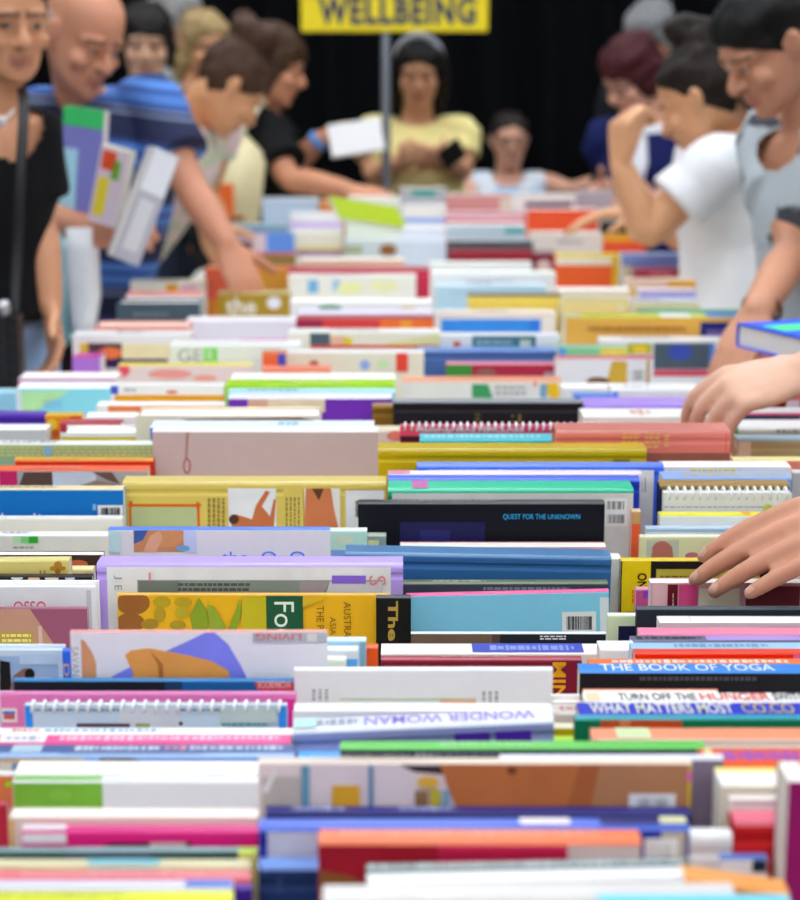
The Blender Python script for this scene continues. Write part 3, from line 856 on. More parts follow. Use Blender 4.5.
B(325, 366, 636, 'p', '#d8ecf4', '#a4c8dc', 4, 'pale blue book peeking over the white one', [('r', 360, 640, 366, 668, '#7c9cac')])
B(325, 358, 645, 'p', '#f2f4f4', '#d8dce4', 4, 'small white book with a blue corner', [('r', 346, 659, 358, 668, '#58a8e8')])
B(381, 606, 643, 'p', '#fdf9f2', '#e8ddd0', 10, 'white book with a violet-blue spine patch', [('R', 472, 583, '#4450bc'), ('L', 490, 574, '#98a4e4')])
B(600, 636, 640, 'p', '#fcfaf8', '#f0ece8', 9, 'short white book with creamy edge')
B(632, 800, 642, 'p', '#a4cef0', '#8cbce4', 7, 'powder-blue book')
B(325, 346, 655, 'p', '#eef2e4', '#d4dccc', 4, 'little pale green book')
B(0, 62, 644, 'G', '#d8ecf8', '#b8c4d4', 6, 'pale blue framed book with a hands photo', [('r', 0, 656, 58, 690, '#8ca4c4'), ('p', [(0, 690), (0, 660), (10, 662), (12, 690)], '#181818'), ('p', [(10, 690), (14, 675), (24, 668), (32, 668), (34, 690)], '#7c5c4c'), ('e', 30, 674, 5, 6, '#1c1614'), ('r', 36, 675, 52, 690, '#a8a4ac'), ('r', 20, 654, 58, 664, '#b4c8e0')])
B(62, 71, 647, 'p', '#4c78dc', '#2c5cc8', 3, 'blue book with a yellow letter', [('t', 'D', 64, 664, 69, 676, '#e8b420', 270)])
B(635, 800, 648, 'p', '#f04830', '#e62c12', 5, 'bright red book', [('r', 793, 652, 800, 665, '#dc6cb0')])
B(381, 582, 655, 'p', '#b04858', '#701a2c', 4, 'maroon book with big golden letters', [('t', 'NIM', 552, 662, 566, 700, '#d89c1c', 90, .02), ('r', 381, 658, 552, 662, '#8a2a3c')])
B(70, 327, 629, 'p', '#f0a8a0', '#dedbe2', 2, 'yoga book with legs in blue leggings', [('p', [(76, 642), (79, 638), (85, 641), (92, 652), (96, 662), (97, 690), (81, 690), (82, 664), (79, 652)], '#c48a62'), ('p', [(108, 690), (112, 676), (128, 668), (190, 640), (205, 632), (215, 631), (228, 644), (240, 664), (253, 690)], '#7c80e2'), ('p', [(125, 655), (131, 650), (150, 648), (188, 655), (212, 661), (228, 670), (234, 690), (133, 690), (133, 672)], '#cf8e48'), ('p', [(150, 650), (158, 664), (160, 690), (164, 690), (163, 664)], '#a4622c'), ('r', 253, 630.5, 327, 642, '#a2a6b0'), ('t', 'LIVING', 256, 633, 301, 640, '#c46058', 180, .01), ('r', 307, 633, 317, 641, '#c8c4c0'), ('r', 71, 632, 81, 690, '#d0ced0'), ('t', 'SAVANNA', 73, 646, 79, 690, '#8a8a90', 270)], 0, .16, .3)
B(590, 800, 658, 'p', '#f87c3c', '#ee6020', 7, 'tangerine book with white lettering', [('L', 612, 790, '#fbe4d8')])
B(580, 800, 663, 'p', '#3c8ce4', '#1c1c20', 9, 'black book with a blue lettered spine', [('T', 'THE BOOK OF YOGA', 600, 774, '#eef6fc')])
B(13, 294, 677, 'p', '#3a88c4', '#1c5c94', 3, 'dark workbook shading to blue with a red tab', [('r', 13, 680, 165, 696, '#1a2027'), ('r', 165, 680, 182, 696, '#1c3c58'), ('p', [(254, 678), (294, 679), (294, 690), (258, 690)], '#cc3440'), ('t', 'WORKBOOK', 257, 681, 291, 688, '#f0dcdc', 180)])
B(294, 553, 666, 'p', '#fdfdfb', '#d6d2d2', 3, 'plain white book with tiny marginal type', [('l', 311, 689, 330, 701, '#9c9a98', 3, True), ('l', 481, 691, 500, 702, '#9c9a98', 3, True), ('r', 340, 698, 476, 699.5, '#b0c098'), ('r', 440, 699, 476, 706, '#d8a888')])
B(0, 296, 690, 'p', '#e488bc', '#da74ac', 3, 'pink large-format book', [('r', 2, 708, 17, 722, '#e0dcd4'), ('r', 3, 711, 15, 714, '#4c64b4'), ('r', 4, 714, 15, 719, '#b85858'), ('r', 284, 699, 296, 740, '#d42c8c')])
B(553, 582, 694, 'G', '#fbf9f4', '#ece8e4', 8, 'narrow white book end')
B(24, 287, 702, 'w', '#eef0f2', '#aebaca', 2, 'grey-blue spiral-bound calendar with blue edges', [('r', 24, 703, 32, 740, '#2c80d8'), ('r', 279, 703, 287, 740, '#2c80d8'), ('l', 30, 708.5, 282, 711, '#3c424c', 1), ('r', 120, 705, 180, 730, '#b8b8c0'), ('r', 77, 723, 130, 727, '#4a3a4c'), ('r', 136, 723, 150, 727, '#8a8a5c'), ('e', 181, 723, 2, 2, '#30302c'), ('l', 222, 722, 268, 726, '#3c8c84', 1), ('r', 220, 706, 276, 722, '#a8b4b4')])
B(584, 720, 689, 'g', '#f49c74', '#e87c5c', 5, 'orange-red thin book')
B(585, 800, 692, 'p', '#fdf9f6', '#f2ecec', 10, 'white book with a black and red lettered spine', [('R', 586, 600, '#f4d8b0'), ('T', 'TURN OFF THE', 618, 696, '#28242c'), ('T', 'HUNGER', 700, 770, '#e4402c'), ('T', 'SWITCH', 773, 812, '#28242c')])
B(552, 581, 704, 'p', '#d8ccc4', '#c8bcb4', 9, 'stone-grey book end with a pink spot', [('L', 560, 580, '#c07888')])
B(580, 800, 702, 'p', '#2c3cc4', '#2432b0', 13, 'royal blue book with gilded spine lettering', [('T', 'WHAT MATTERS MOST', 590, 733, '#f4eecc'), ('T', 'CO.CO', 742, 794, '#c8b468')])
B(293, 553, 703, 'g', '#fbf6ee', '#f0ece8', 8, 'white book with a multicoloured speckled top')
B(0, 292, 727, 'p', '#faf8f2', '#f0e8e0', 7, 'off-white book with a thin blue line', [('L', 45, 160, '#6ca0cc'), ('L', 12, 40, '#e08c80')])
B(554, 574, 722, 'p', '#f4ecc8', '#c4a60a', 5, 'small ochre book end')
B(298, 342, 736, 'p', '#b4c8e4', '#7c92ba', 3, 'grey-blue book with a black letter', [('t', 'V', 306, 741, 318, 749, '#181c34', 90, .03)])
B(0, 290, 734, 'p', '#f4589c', '#e83c84', 9, 'hot pink book with a white spine end', [('R', 0, 46, '#fcf4f4'), ('L', 60, 280, '#fcd0e0'), ('L', 6, 40, '#a8b0c0')])
B(292, 554, 712, 'h', '#e6e8f4', '#8088b4', 13, 'lilac-grey comic album with purple title', [('T', 'WONDER WOMAN', 378, 548, '#8c6cd8', True), ('r', 455, 732, 490, 745, '#4a2494'), ('r', 496, 730, 531, 745, '#4a2494'), ('L', 330, 372, '#a0a4b4'), ('R', 292, 330, '#c0e4dc')], 12)
B(555, 576, 735, 'p', '#b8e040', '#98d028', 6, 'small lime book end')
B(575, 800, 714, 'h', '#30a4b0', '#0f6c48', 4, 'deep green hardback with a teal edge', [('r', 600, 719, 682, 740, '#a84a20'), ('e', 625, 722, 6, 4, '#b87850')])
B(593, 800, 727, 'p', '#f49a74', '#ec8458', 12, 'salmon-orange book with a pale green badge', [('R', 616, 650, '#d8e4b0')])
B(0, 293, 744, 'p', '#50689c', '#40588c', 9, 'denim-blue book with white spine type', [('R', 12, 42, '#b4ccdc'), ('L', 75, 160, '#d8e0ec'), ('L', 190, 285, '#c8d4e8'), ('L', 165, 186, '#e090a4')])
B(600, 800, 739, 'G', '#c4b4a4', '#b09c90', 9, 'taupe hardback')
B(340, 706, 740, 'p', '#68c858', '#1e2236', 8, 'long green-spined book with midnight-blue cover')
B(298, 342, 750, 'p', '#5cb0f4', '#3c98ec', 8, 'small bright azure book')
B(0, 294, 752, 'p', '#a4c0e8', '#6c8cc4', 4, 'blue book with tan and dark brown shapes', [('p', [(0, 764), (0, 757), (80, 757), (95, 764)], '#b09c84'), ('p', [(95, 764), (100, 757), (130, 757), (158, 764)], '#4c3a34'), ('r', 0, 762, 12, 790, '#c8c8bc')])
B(705, 800, 748, 'p', '#f45c34', '#ec4a24', 16, 'orange-red book with dotted spine lettering', [('R', 706, 714, '#f0d894'), ('L', 722, 800, '#9c5cc0')])
B(500, 724, 753, 'h', '#ecebf4', '#77697b', 5, 'tall purple-grey hardback', [('r', 724, 760, 732, 800, '#4c6c8c')])
B(0, 13, 770, 'p', '#e8e8e4', '#cc7c50', 4, 'small orange and green speckled book end', [('e', 8, 784, 4, 3, '#9cdc30'), ('e', 3, 781, 3, 3, '#f08848')])
B(716, 800, 766, 'p', '#f0e070', '#e8e4d8', 5, 'cream-white book with a yellow spine line')
B(12, 258, 761, 'g', '#ffffff', '#f6f4f2', 13, 'broad white book with shining page edges')
B(12, 258, 775, 'p', '#f0f0ee', '#e4e4e8', 6, 'half green and half white book', [('R', 12, 102, '#8cc864'), ('r', 13, 781, 102, 812, '#70a838'), ('e', 60, 795, 12, 6, '#78b040')])
B(722, 796, 771, 'g', '#ffffff', '#c8bcac', 15, 'white-topped beige book')
B(258, 692, 757, 'p', '#f4e0cc', '#d5c4c4', 5, 'large picture book with a face and food jars', [('p', [(400, 765), (460, 765), (460, 776), (415, 772)], '#3c3030'), ('p', [(440, 764), (690, 764), (690, 810), (458, 810), (448, 790)], '#b4683a'), ('p', [(580, 764), (600, 764), (590, 810), (565, 810)], '#a05a32'), ('p', [(600, 764), (690, 764), (690, 810), (590, 810)], '#a87450'), ('e', 512, 770, 5, 4, '#6c3c24'), ('r', 332, 785, 360, 806, '#d49c2c'), ('r', 302, 765, 309, 806, '#5c8ca0'), ('r', 369, 765, 373, 806, '#50789c'), ('r', 262, 776, 300, 806, '#b0a49c'), ('p', [(262, 790), (275, 768), (278, 768), (268, 792)], '#f2f0f0'), ('e', 428, 781, 11, 6, '#d8a844'), ('r', 415, 790, 428, 806, '#8a6444'), ('r', 430, 788, 440, 806, '#b4a42c'), ('r', 442, 788, 450, 806, '#7c98a8'), ('b', 628, 792, 675, 812), ('r', 686, 764, 692, 810, '#c8a42c'), ('e', 689, 774, 4, 5, '#f078b4')], 0, .15, .32)
B(0, 7, 800, 'p', '#c04858', '#a82438', 4, 'dark red book end at the table edge')
B(8, 258, 808, 'g', '#f8f4ec', '#d8c6bc', 9, 'cream book with a blush cover and gold edge', [('r', 8, 815, 13, 850, '#e8b040')])
B(730, 796, 795, 'g', '#c83c50', '#d8d0cc', 4, 'pale book with a crimson top line', [('l', 734, 801, 790, 804, '#8a8688', 1)])
B(265, 692, 805, 'p', '#2a2c7c', '#18184c', 8, 'navy book with small white spine type', [('L', 292, 345, '#b8bce0'), ('L', 400, 455, '#b8bce0')])
B(20, 258, 824, 'p', '#e03888', '#cc1c70', 7, 'magenta book with a pale label', [('r', 22, 828, 66, 843, '#d8ccd4'), ('R', 22, 66, '#ece4ec'), ('p', [(92, 850), (110, 843), (190, 842), (195, 850)], '#3a2024'), ('r', 150, 842, 186, 846, '#c8a8a8')])
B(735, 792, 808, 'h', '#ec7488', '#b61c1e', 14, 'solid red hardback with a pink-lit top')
B(690, 733, 826, 'h', '#fafafa', '#cfcbcb', 9, 'short pale grey hardback')
B(258, 690, 816, 'h', '#5470dc', '#1e2c88', 11, 'wide royal-blue hardback with a grey barcode panel', [('R', 520, 570, '#f0e4ec'), ('R', 600, 660, '#20206c'), ('r', 268, 831, 318, 870, '#b0acb8'), ('r', 660, 830, 686, 875, '#a8a092'), ('b', 644, 838, 678, 862), ('R', 660, 686, '#e0dcb0')])
B(0, 242, 846, 'p', '#98b4b8', '#3c5452', 4, 'dark slate-green book with a light edge', [('r', 66, 850, 150, 858, '#4c5c70')])
B(238, 257, 846, 'p', '#b8d44c', '#ccc070', 6, 'tiny lime and sand book end')
B(258, 319, 855, 'h', '#7498e0', '#1a2a54', 11, 'dark navy hardback with light blue top', [('l', 276, 877, 284, 893, '#38466c', 1, True)])
B(720, 768, 852, 'p', '#5c7cc8', '#e8e8ec', 6, 'small blue-topped white book', [('r', 752, 858, 768, 872, '#1c2438')])
B(0, 250, 858, 'p', '#dcd4ac', '#bcac80', 8, 'sand-coloured book with a turquoise patch', [('R', 88, 160, '#7cbcc8'), ('r', 92, 866, 156, 871, '#7cb4b8')])
B(318, 642, 827, 'h', '#f67c4c', '#b01c44', 14, 'crimson hardback with a bright orange spine', [('r', 318, 842, 438, 890, '#8c1424'), ('r', 567, 842, 642, 890, '#b8a4a0'), ('p', [(318, 900), (318, 870), (350, 876), (400, 900)], '#744824'), ('L', 340, 600, '#f8a480')])
B(0, 250, 869, 'p', '#ea7c84', '#dc5c68', 9, 'coral-pink book', [('L', 20, 240, '#f0a8a8')])
B(0, 232, 879, 'p', '#dcd8ec', '#c0bcd4', 9, 'pale lilac book with a blue end', [('R', 185, 232, '#5c84d8')])
B(234, 252, 883, 'h', '#5c3ca4', '#3a1c7c', 4, 'small violet hardback')
B(366, 692, 859, 'p', '#5c6c6c', '#dedcda', 10, 'white book with a dark marbled top', [('L', 370, 690, '#c8d0d0')], 6)
B(0, 232, 890, 'p', '#e8ec40', '#dcdc2c', 10, 'acid-yellow book')
B(684, 792, 866, 'p', '#f4a458', '#c8701c', 16, 'tilted orange book', [], -17)
B(368, 684, 869, 'p', '#f4f2f2', '#d4d0d0', 10, 'slanting white book', [('r', 366, 882, 690, 885, '#c8a0a4')], 8)
B(322, 738, 881, 'h', '#dcd6d2', '#c4bcb8', 18, 'thick white hardback lowest along the near row', [], 2)
B(600, 792, 893, 'p', '#74d4ec', '#5cc4e0', 10, 'cyan book along the near row')
B(790, 812, 760, 'g', '#e0d8d8', '#841456', 22, 'plum-covered book standing closest to the camera', [('r', 780, 760, 786, 900, '#b4aab0')], 0, .15, .40)
# -------------------------------------------------------------------- room
def plane_struct(name, x0, x1, y0, y1, z0, z1, m):
    bm = bmesh.new()
    add_box(bm, x0, x1, y0, y1, z0, z1)
    o = bm_obj(name, bm, m)
    o['kind'] = 'structure'
    return o


plane_struct('floor', -7, 7, -5, 11, -0.1, 0, mat('#5c5a58', 1, 0.5, 0.4, 0.08, scale=4))
plane_struct('ceiling', -7, 7, -5, 11, 4.6, 4.7, mat('#d8d8d8', 1, 0.8, 0.2, 0.03, scale=3))
plane_struct('wall_back', -7, 7, 10.8, 11, 0, 4.6, mat('#3a3a3c', 1, 0.8, 0.2, 0.03, scale=3))
plane_struct('wall_left', -7.2, -7, -5, 11, 0, 4.6, mat('#b8b6b2', 1, 0.8, 0.2, 0.03, scale=3))
plane_struct('wall_right', 7, 7.2, -5, 11, 0, 4.6, mat('#b8b6b2', 1, 0.8, 0.2, 0.03, scale=3))
plane_struct('wall_front', -7, 7, -5.2, -5, 0, 4.6, mat('#c8c6c2', 1, 0.8, 0.2, 0.03, scale=3))

# black drape across the back of the hall
bm = bmesh.new()
NX = 420
cols = []
for i in range(NX + 1):
    x = -6.9 + 13.8 * i / NX
    y = 9.6 + 0.05 * math.sin(x * 23) + 0.03 * math.sin(x * 9.7 + 1.3) + 0.02 * math.sin(x * 41)
    cols.append([bm.verts.new((x, y + 0.02 * math.sin(x * 23) * (1 - z / 4.4), z)) for z in (0.01, 1.1, 2.2, 3.3, 4.55)])
for a, b in zip(cols[:-1], cols[1:]):
    for k in range(4):
        bm.faces.new((a[k], b[k], b[k + 1], a[k + 1])).smooth = True
m, nt, bs = new_mat('black_drape')
bs.inputs['Base Color'].default_value = (0.0028, 0.003, 0.0042, 1)
bs.inputs['Roughness'].default_value = 0.95
bs.inputs['Specular IOR Level'].default_value = 0.1
o = bm_obj('stage_curtain', bm, m)
sm = o.modifiers.new('thick', 'SOLIDIFY')
sm.thickness = 0.006
tag(o, 'black pleated drape hanging across the whole back of the hall', 'curtain')

# ceiling light panels
em, nt, bs = new_mat('lit_diffuser')
bs.inputs['Base Color'].default_value = (0.9, 0.9, 0.9, 1)
bs.inputs['Emission Color'].default_value = (0.875, 0.94, 1.0, 1)
bs.inputs['Emission Strength'].default_value = 9.2
for j, y in enumerate((-3.2, -0.6, 2.0, 4.6, 7.2)):
    for i, x in enumerate((-3.2, 0.0, 3.2)):
        r = empty('ceiling_light', (x, y, 4.6), 'square white ceiling light panel above the hall', 'light', 'ceiling light panels')
        bm = bmesh.new()
        for a in ((-.78, .78, -.78, -.72), (-.78, .78, .72, .78), (-.78, -.72, -.72, .72), (.72, .78, -.72, .72)):
            add_box(bm, a[0], a[1], a[2], a[3], -0.06, 0)
        bm_obj('frame', bm, mat('#d0d0d0', 1, 0.4), r)
        bm = bmesh.new()
        add_box(bm, -.72, .72, -.72, .72, -0.045, -0.03)
        bm_obj('diffuser', bm, em, r)

wd = bpy.data.worlds.new('hall')
scene.world = wd
wd.use_nodes = True
wd.node_tree.nodes['Background'].inputs[0].default_value = (0.5, 0.5, 0.5, 1)
wd.node_tree.nodes['Background'].inputs[1].default_value = 0.3

# trestle tables end to end under the books
for k, (y0, y1, lab) in enumerate(((0.80, 2.53, 'white folding table under the nearest books'), (2.54, 4.27, 'white folding table under the middle rows of books'),
                                   (4.28, 6.02, 'white folding table under the farthest books, below the sign pole'))):
    r = empty('folding_table', (0.04, (y0 + y1) / 2, 0), lab, 'table', 'folding tables end to end')
    hy = (y1 - y0) / 2
    bm = bmesh.new()
    add_box(bm, -.68, .68, -hy, hy, TABLE_Z - 0.035, TABLE_Z)
    bmesh.ops.bevel(bm, geom=bm.edges[:], offset=0.006, segments=2, affect='EDGES')
    bm_obj('table_top', bm, mat('#d8d4cc', 1, 0.5), r)
    for sx in (-.6, .6):
        for sy in (-hy + .15, hy - .15):
            bm = bmesh.new()
            tube(bm, [(sx, sy, 0.012), (sx, sy, TABLE_Z - 0.04)], [0.014, 0.014], n=10, sub=1)
            bm_obj('leg', bm, mat('#606468', 1, 0.35, 0.5, 0.02, 0.8), r)

# the yellow section sign on its pole
YS = 6.25
pc = at(386, 180, YS)
ZS = 0.0
r = empty('section_sign', (pc.x, YS, ZS), 'yellow sign with dark blue capitals on a grey pole above the books', 'sign')
bm = bmesh.new()
tube(bm, [(0, 0, 0), (0, 0, 0.02)], [0.09, 0.088], n=24, sub=1, flat=True)
bm_obj('base', bm, mat('#505458', 1, 0.4), r)
bm = bmesh.new()
tube(bm, [(0, 0, 0.02), (0, 0, 1.6)], [0.015, 0.015], n=16, sub=1)
bm_obj('pole', bm, mat('#8a9098', 1, 0.35, 0.5, 0.02, 0.7), r)
a, b = at(301, 32, YS - 0.02), at(488, 32, YS - 0.02)
bm = bmesh.new()
zb = a.z - ZS
add_box(bm, a.x - pc.x, b.x - pc.x, -0.024, -0.008, zb, zb + 0.29)
bmesh.ops.bevel(bm, geom=bm.edges[:], offset=0.004, segments=2, affect='EDGES')
board_o = bm_obj('sign_board', bm, mat('#e8d010', 0.74, 0.45), r)
a, b = at(318, 25, YS - 0.025), at(476, -4, YS - 0.025)
V, Fc = text_polys('WELLBEING', 0.045)
bm = bmesh.new()
vv = [bm.verts.new((a.x - pc.x + (b.x - a.x) * u, -0.0245, a.z - ZS + (b.z - a.z) * v)) for u, v in V]
for f in Fc:
    bm.faces.new([vv[i] for i in f])
bm_obj('lettering', bm, mat('#20284c', 0.9, 0.5), board_o)
# ------------------------------------------------------------------ people
def skin_mat(hexc, k=0.85):
    key = ('skin', hexc)
    if key in MATS:
        return MATS[key]
    m, nt, b = new_mat('skin')
    at_ = nt.nodes.new('ShaderNodeAttribute')
    at_.attribute_name = 'tone'
    mx = nt.nodes.new('ShaderNodeMix')
    mx.data_type = 'RGBA'
    c = hexlin(hexc, k)
    mx.inputs['A'].default_value = c
    nt.links.new(at_.outputs['Alpha'], mx.inputs['Factor'])
    nt.links.new(at_.outputs['Color'], mx.inputs['B'])
    no = nt.nodes.new('ShaderNodeTexNoise')
    no.inputs['Scale'].default_value = 35
    tc = nt.nodes.new('ShaderNodeTexCoord')
    nt.links.new(tc.outputs['Object'], no.inputs['Vector'])
    mr = nt.nodes.new('ShaderNodeMapRange')
    mr.inputs['To Min'].default_value = 0.93
    mr.inputs['To Max'].default_value = 1.07
    nt.links.new(no.outputs['Fac'], mr.inputs['Value'])
    m2 = nt.nodes.new('ShaderNodeMix')
    m2.data_type = 'RGBA'
    m2.blend_type = 'MULTIPLY'
    m2.inputs['Factor'].default_value = 1
    nt.links.new(mx.outputs['Result'], m2.inputs['A'])
    nt.links.new(mr.outputs['Result'], m2.inputs['B'])
    nt.links.new(m2.outputs['Result'], b.inputs['Base Color'])
    b.inputs['Roughness'].default_value = 0.5
    b.inputs['Specular IOR Level'].default_value = 0.35
    b.inputs['Subsurface Weight'].default_value = 0.12
    b.inputs['Subsurface Radius'].default_value = (0.012, 0.005, 0.003)
    MATS[key] = m
    return m


def hair_mat(hexc):
    key = ('hair', hexc)
    if key in MATS:
        return MATS[key]
    m, nt, b = new_mat('hair')
    tc = nt.nodes.new('ShaderNodeTexCoord')
    mp = nt.nodes.new('ShaderNodeMapping')
    mp.inputs['Scale'].default_value = (90, 90, 14)
    no = nt.nodes.new('ShaderNodeTexNoise')
    no.inputs['Scale'].default_value = 2.0
    no.inputs['Detail'].default_value = 4
    cr = nt.nodes.new('ShaderNodeValToRGB')
    c = hexlin(hexc, 1.15)
    cr.color_ramp.elements[0].position = 0.3
    cr.color_ramp.elements[0].color = (c[0] * .45, c[1] * .42, c[2] * .4, 1)
    cr.color_ramp.elements[1].position = 0.75
    cr.color_ramp.elements[1].color = (c[0] * 1.5, c[1] * 1.45, c[2] * 1.4, 1)
    nt.links.new(tc.outputs['Object'], mp.inputs['Vector'])
    nt.links.new(mp.outputs['Vector'], no.inputs['Vector'])
    nt.links.new(no.outputs['Fac'], cr.inputs['Fac'])
    nt.links.new(cr.outputs['Color'], b.inputs['Base Color'])
    b.inputs['Roughness'].default_value = 0.62
    b.inputs['Specular IOR Level'].default_value = 0.25
    bp = nt.nodes.new('ShaderNodeBump')
    bp.inputs['Strength'].default_value = 0.5
    bp.inputs['Distance'].default_value = 0.004
    nt.links.new(no.outputs['Fac'], bp.inputs['Height'])
    nt.links.new(bp.outputs['Normal'], b.inputs['Normal'])
    MATS[key] = m
    return m


def cloth_mat(hexc, k=0.85):
    return mat(hexc, k, 0.85, 0.2, 0.06, 0.0, 0.35, 28.0)


HEAD_ROWS = [  # height above chin, half width, front, back
    (-0.004, .016, .080, .045), (0.004, .030, .090, .020), (.018, .046, .093, .0), (.036, .056, .092, -.025),
    (.052, .061, .091, -.045), (.072, .066, .089, -.066), (.095, .069, .087, -.083), (.115, .071, .083, -.094),
    (.135, .0735, .091, -.099), (.16, .075, .089, -.101), (.185, .071, .077, -.095), (.205, .058, .054, -.078),
    (.220, .035, .024, -.048), (.2265, .010, .0, -.02)]


def head_shell(bm, M, k=1.0, rows=HEAD_ROWS, n=28, zc=0.11):
    rings = []
    D = catmull([list(r) for r in rows], 2)
    for z, w, f, b in D:
        c, d = (f + b) / 2, (f - b) / 2
        ring = []
        for i in range(n):
            a = 2 * PI * i / n
            x = w * math.cos(a)
            y = c + d * math.sin(a) * (1.0 if abs(math.sin(a)) < 0.98 else 1.0)
            v = Vector((x * k, (y + 0.005) * k - 0.005, (z - zc) * k + zc))
            ring.append(bm.verts.new(M @ v))
        rings.append(ring)
    for a, b in zip(rings[:-1], rings[1:]):
        for i in range(n):
            bm.faces.new((a[i], a[(i + 1) % n], b[(i + 1) % n], b[i]))
    bm.faces.new(list(reversed(rings[0])))
    bm.faces.new(rings[-1])


def head_parts(bm, M, s=1.0):
    head_shell(bm, M)
    T3 = M.to_3x3()

    def P(x, y, z):
        return M @ Vector((x, y, z))
    sc_ = M.to_scale()[0]
    lat = (T3 @ Vector((1, 0, 0))).normalized()
    # nose, brow ridge, cheeks, lips, chin, lids, ears
    tube(bm, [P(0, .084, .122), P(0, .098, .104), P(0, .111, .086), P(0, .104, .074)], [.008 * sc_, .009 * sc_, .0125 * sc_, .010 * sc_], ref=lat, n=10)
    for sx in (-1, 1):
        ellipsoid(bm, P(.012 * sx, .096, .078), (.0085 * sc_, .010 * sc_, .007 * sc_), T3.normalized(), 10, 8)
        ellipsoid(bm, P(.031 * sx, .079, .113), (.0155 * sc_, .0125 * sc_, .0105 * sc_), T3.normalized(), 12, 8)
        tube(bm, [P(.012 * sx, .089, .131), P(.034 * sx, .085, .135), P(.056 * sx, .066, .128)], [.008 * sc_, .0085 * sc_, .006 * sc_], n=8)
        ellipsoid(bm, P(.042 * sx, .068, .082), (.022 * sc_, .02 * sc_, .02 * sc_), T3.normalized(), 12, 8)
        tube(bm, [P(.071 * sx, .002, .078), P(.078 * sx, -.006, .095), P(.084 * sx, -.014, .118), P(.078 * sx, -.002, .128), P(.073 * sx, .008, .115)],
             [.006 * sc_, .008 * sc_, .009 * sc_, .006 * sc_, .004 * sc_], n=8)
        ellipsoid(bm, P(.076 * sx, -.004, .104), (.006 * sc_, .014 * sc_, .024 * sc_), T3.normalized(), 10, 8)
    tube(bm, [P(-.022, .082, .0505), P(-.008, .0955, .052), P(.008, .0955, .052), P(.022, .082, .0505)], [.003 * sc_, .0055 * sc_, .0055 * sc_, .003 * sc_], n=8)
    tube(bm, [P(-.020, .082, .043), P(0, .0955, .0405), P(.020, .082, .043)], [.003 * sc_, .0065 * sc_, .003 * sc_], n=8)
    ellipsoid(bm, P(0, .083, .012), (.02 * sc_, .014 * sc_, .013 * sc_), T3.normalized(), 10, 8)


def head_tone(p):
    """features with a colour of their own: lips, brows, eyes"""
    x, y, z = p
    ax = abs(x)
    if y > 0.06:
        if ax < .023 and .036 < z < .0565 and y > .078:
            return (0.42, 0.13, 0.11, 0.75)
        if .006 < ax < .056 and abs(z - (.1365 - max(0, ax - .034) * .25)) < .0042:
            return (0.045, 0.025, 0.016, 0.75)
        e = ((ax - .031) / .0135) ** 2 + ((z - .1125) / .0055) ** 2
        if e < 1.0:
            if (ax - .031) ** 2 + (z - .1125) ** 2 < .0052 ** 2:
                return (0.03, 0.02, 0.015, 1)
            if z > .1155 or e > .8:
                return (0.05, 0.03, 0.025, 0.8)
            return (0.55, 0.52, 0.5, 0.9)
        if ((ax - .012) ** 2 + (z - .0735) ** 2) < .0042 ** 2 and y > .09:
            return (0.08, 0.03, 0.025, 0.7)
    return None


def head_matrix(pos, yaw, pitch=0.0, roll=0.0, s=1.0):
    """yaw 0 looks away from the camera, 180 towards it, 90 to the viewer's left, -90 to the right; pitch > 0 looks down"""
    M = Matrix.Translation(Vector(pos)) @ Matrix.Rotation(R(yaw), 4, 'Z') @ Matrix.Rotation(R(-pitch), 4, 'X') @ Matrix.Rotation(R(roll), 4, 'Y')
    return M @ Matrix.Scale(s, 4) @ Matrix.Translation(Vector((0, 0, -0.11)))


NAILS = []


def add_hand(bm, W, d, n, thumb_side, s=1.0, curls=None, spread=4.0, thumb=(0.5, 0.75, -0.35), thumb_curl=12):
    """palm, four unequal bent fingers and a thumb from the side of the palm.
    d: where the hand points, n: out of its back, thumb_side: +1/-1 along d x n"""
    d = Vector(d).normalized()
    n = Vector(n)
    n = (n - d * n.dot(d)).normalized()
    lat = d.cross(n).normalized() * thumb_side
    W = Vector(W)
    curls = curls or [(22, 28, 18)] * 4
    tube(bm, [W - d * .01 * s, W + d * .02 * s, W + d * .055 * s, W + d * .088 * s],
         [(.027 * s, .019 * s), (.034 * s, .0175 * s), (.041 * s, .0155 * s), (.040 * s, .0125 * s)], ref=lat, n=16)
    base = [(.030, .088), (.0105, .093), (-.0105, .090), (-.030, .081)]
    lens = [(.043, .026, .021), (.047, .030, .022), (.043, .027, .021), (.034, .021, .019)]
    rads = [.0088, .0090, .0086, .0077]
    for i in range(4):
        o, q = base[i]
        p = W + d * q * s + lat * o * s
        sp = R((1.5 - i) * spread)
        dd = (d * math.cos(sp) + lat * math.sin(sp)).normalized()
        ax = dd.cross(n).normalized()
        pts = [p - dd * .018 * s, p + n * .002 * s]
        rr = [rads[i] * 1.05 * s, rads[i] * 1.12 * s]
        ang = 0
        for j in range(3):
            ang += curls[i][j]
            v = dd * math.cos(R(ang)) - n * math.sin(R(ang))
            p = p + v * lens[i][j] * s
            pts.append(p)
            rr.append(rads[i] * (1.04, .94, .78)[j] * s)
        NAILS.append((p - v * .001 + (dd * math.sin(R(ang)) + n * math.cos(R(ang))) * rads[i] * .85 * s, .0062 * s))
        tube(bm, pts, rr, ref=lat, n=10, sub=3)
    v = (d * thumb[0] + lat * thumb[1] + n * thumb[2]).normalized()
    p = W + d * .022 * s + lat * .022 * s
    pts = [p]
    rr = [.014 * s]
    for j, (l, r) in enumerate(((.042, .0118), (.033, .0108), (.026, .0085))):
        p = p + v * l * s
        pts.append(p)
        rr.append(r * s)
        v = (v * math.cos(R(thumb_curl)) + d * math.sin(R(thumb_curl))).normalized()
    tube(bm, pts, rr, n=10, sub=3)


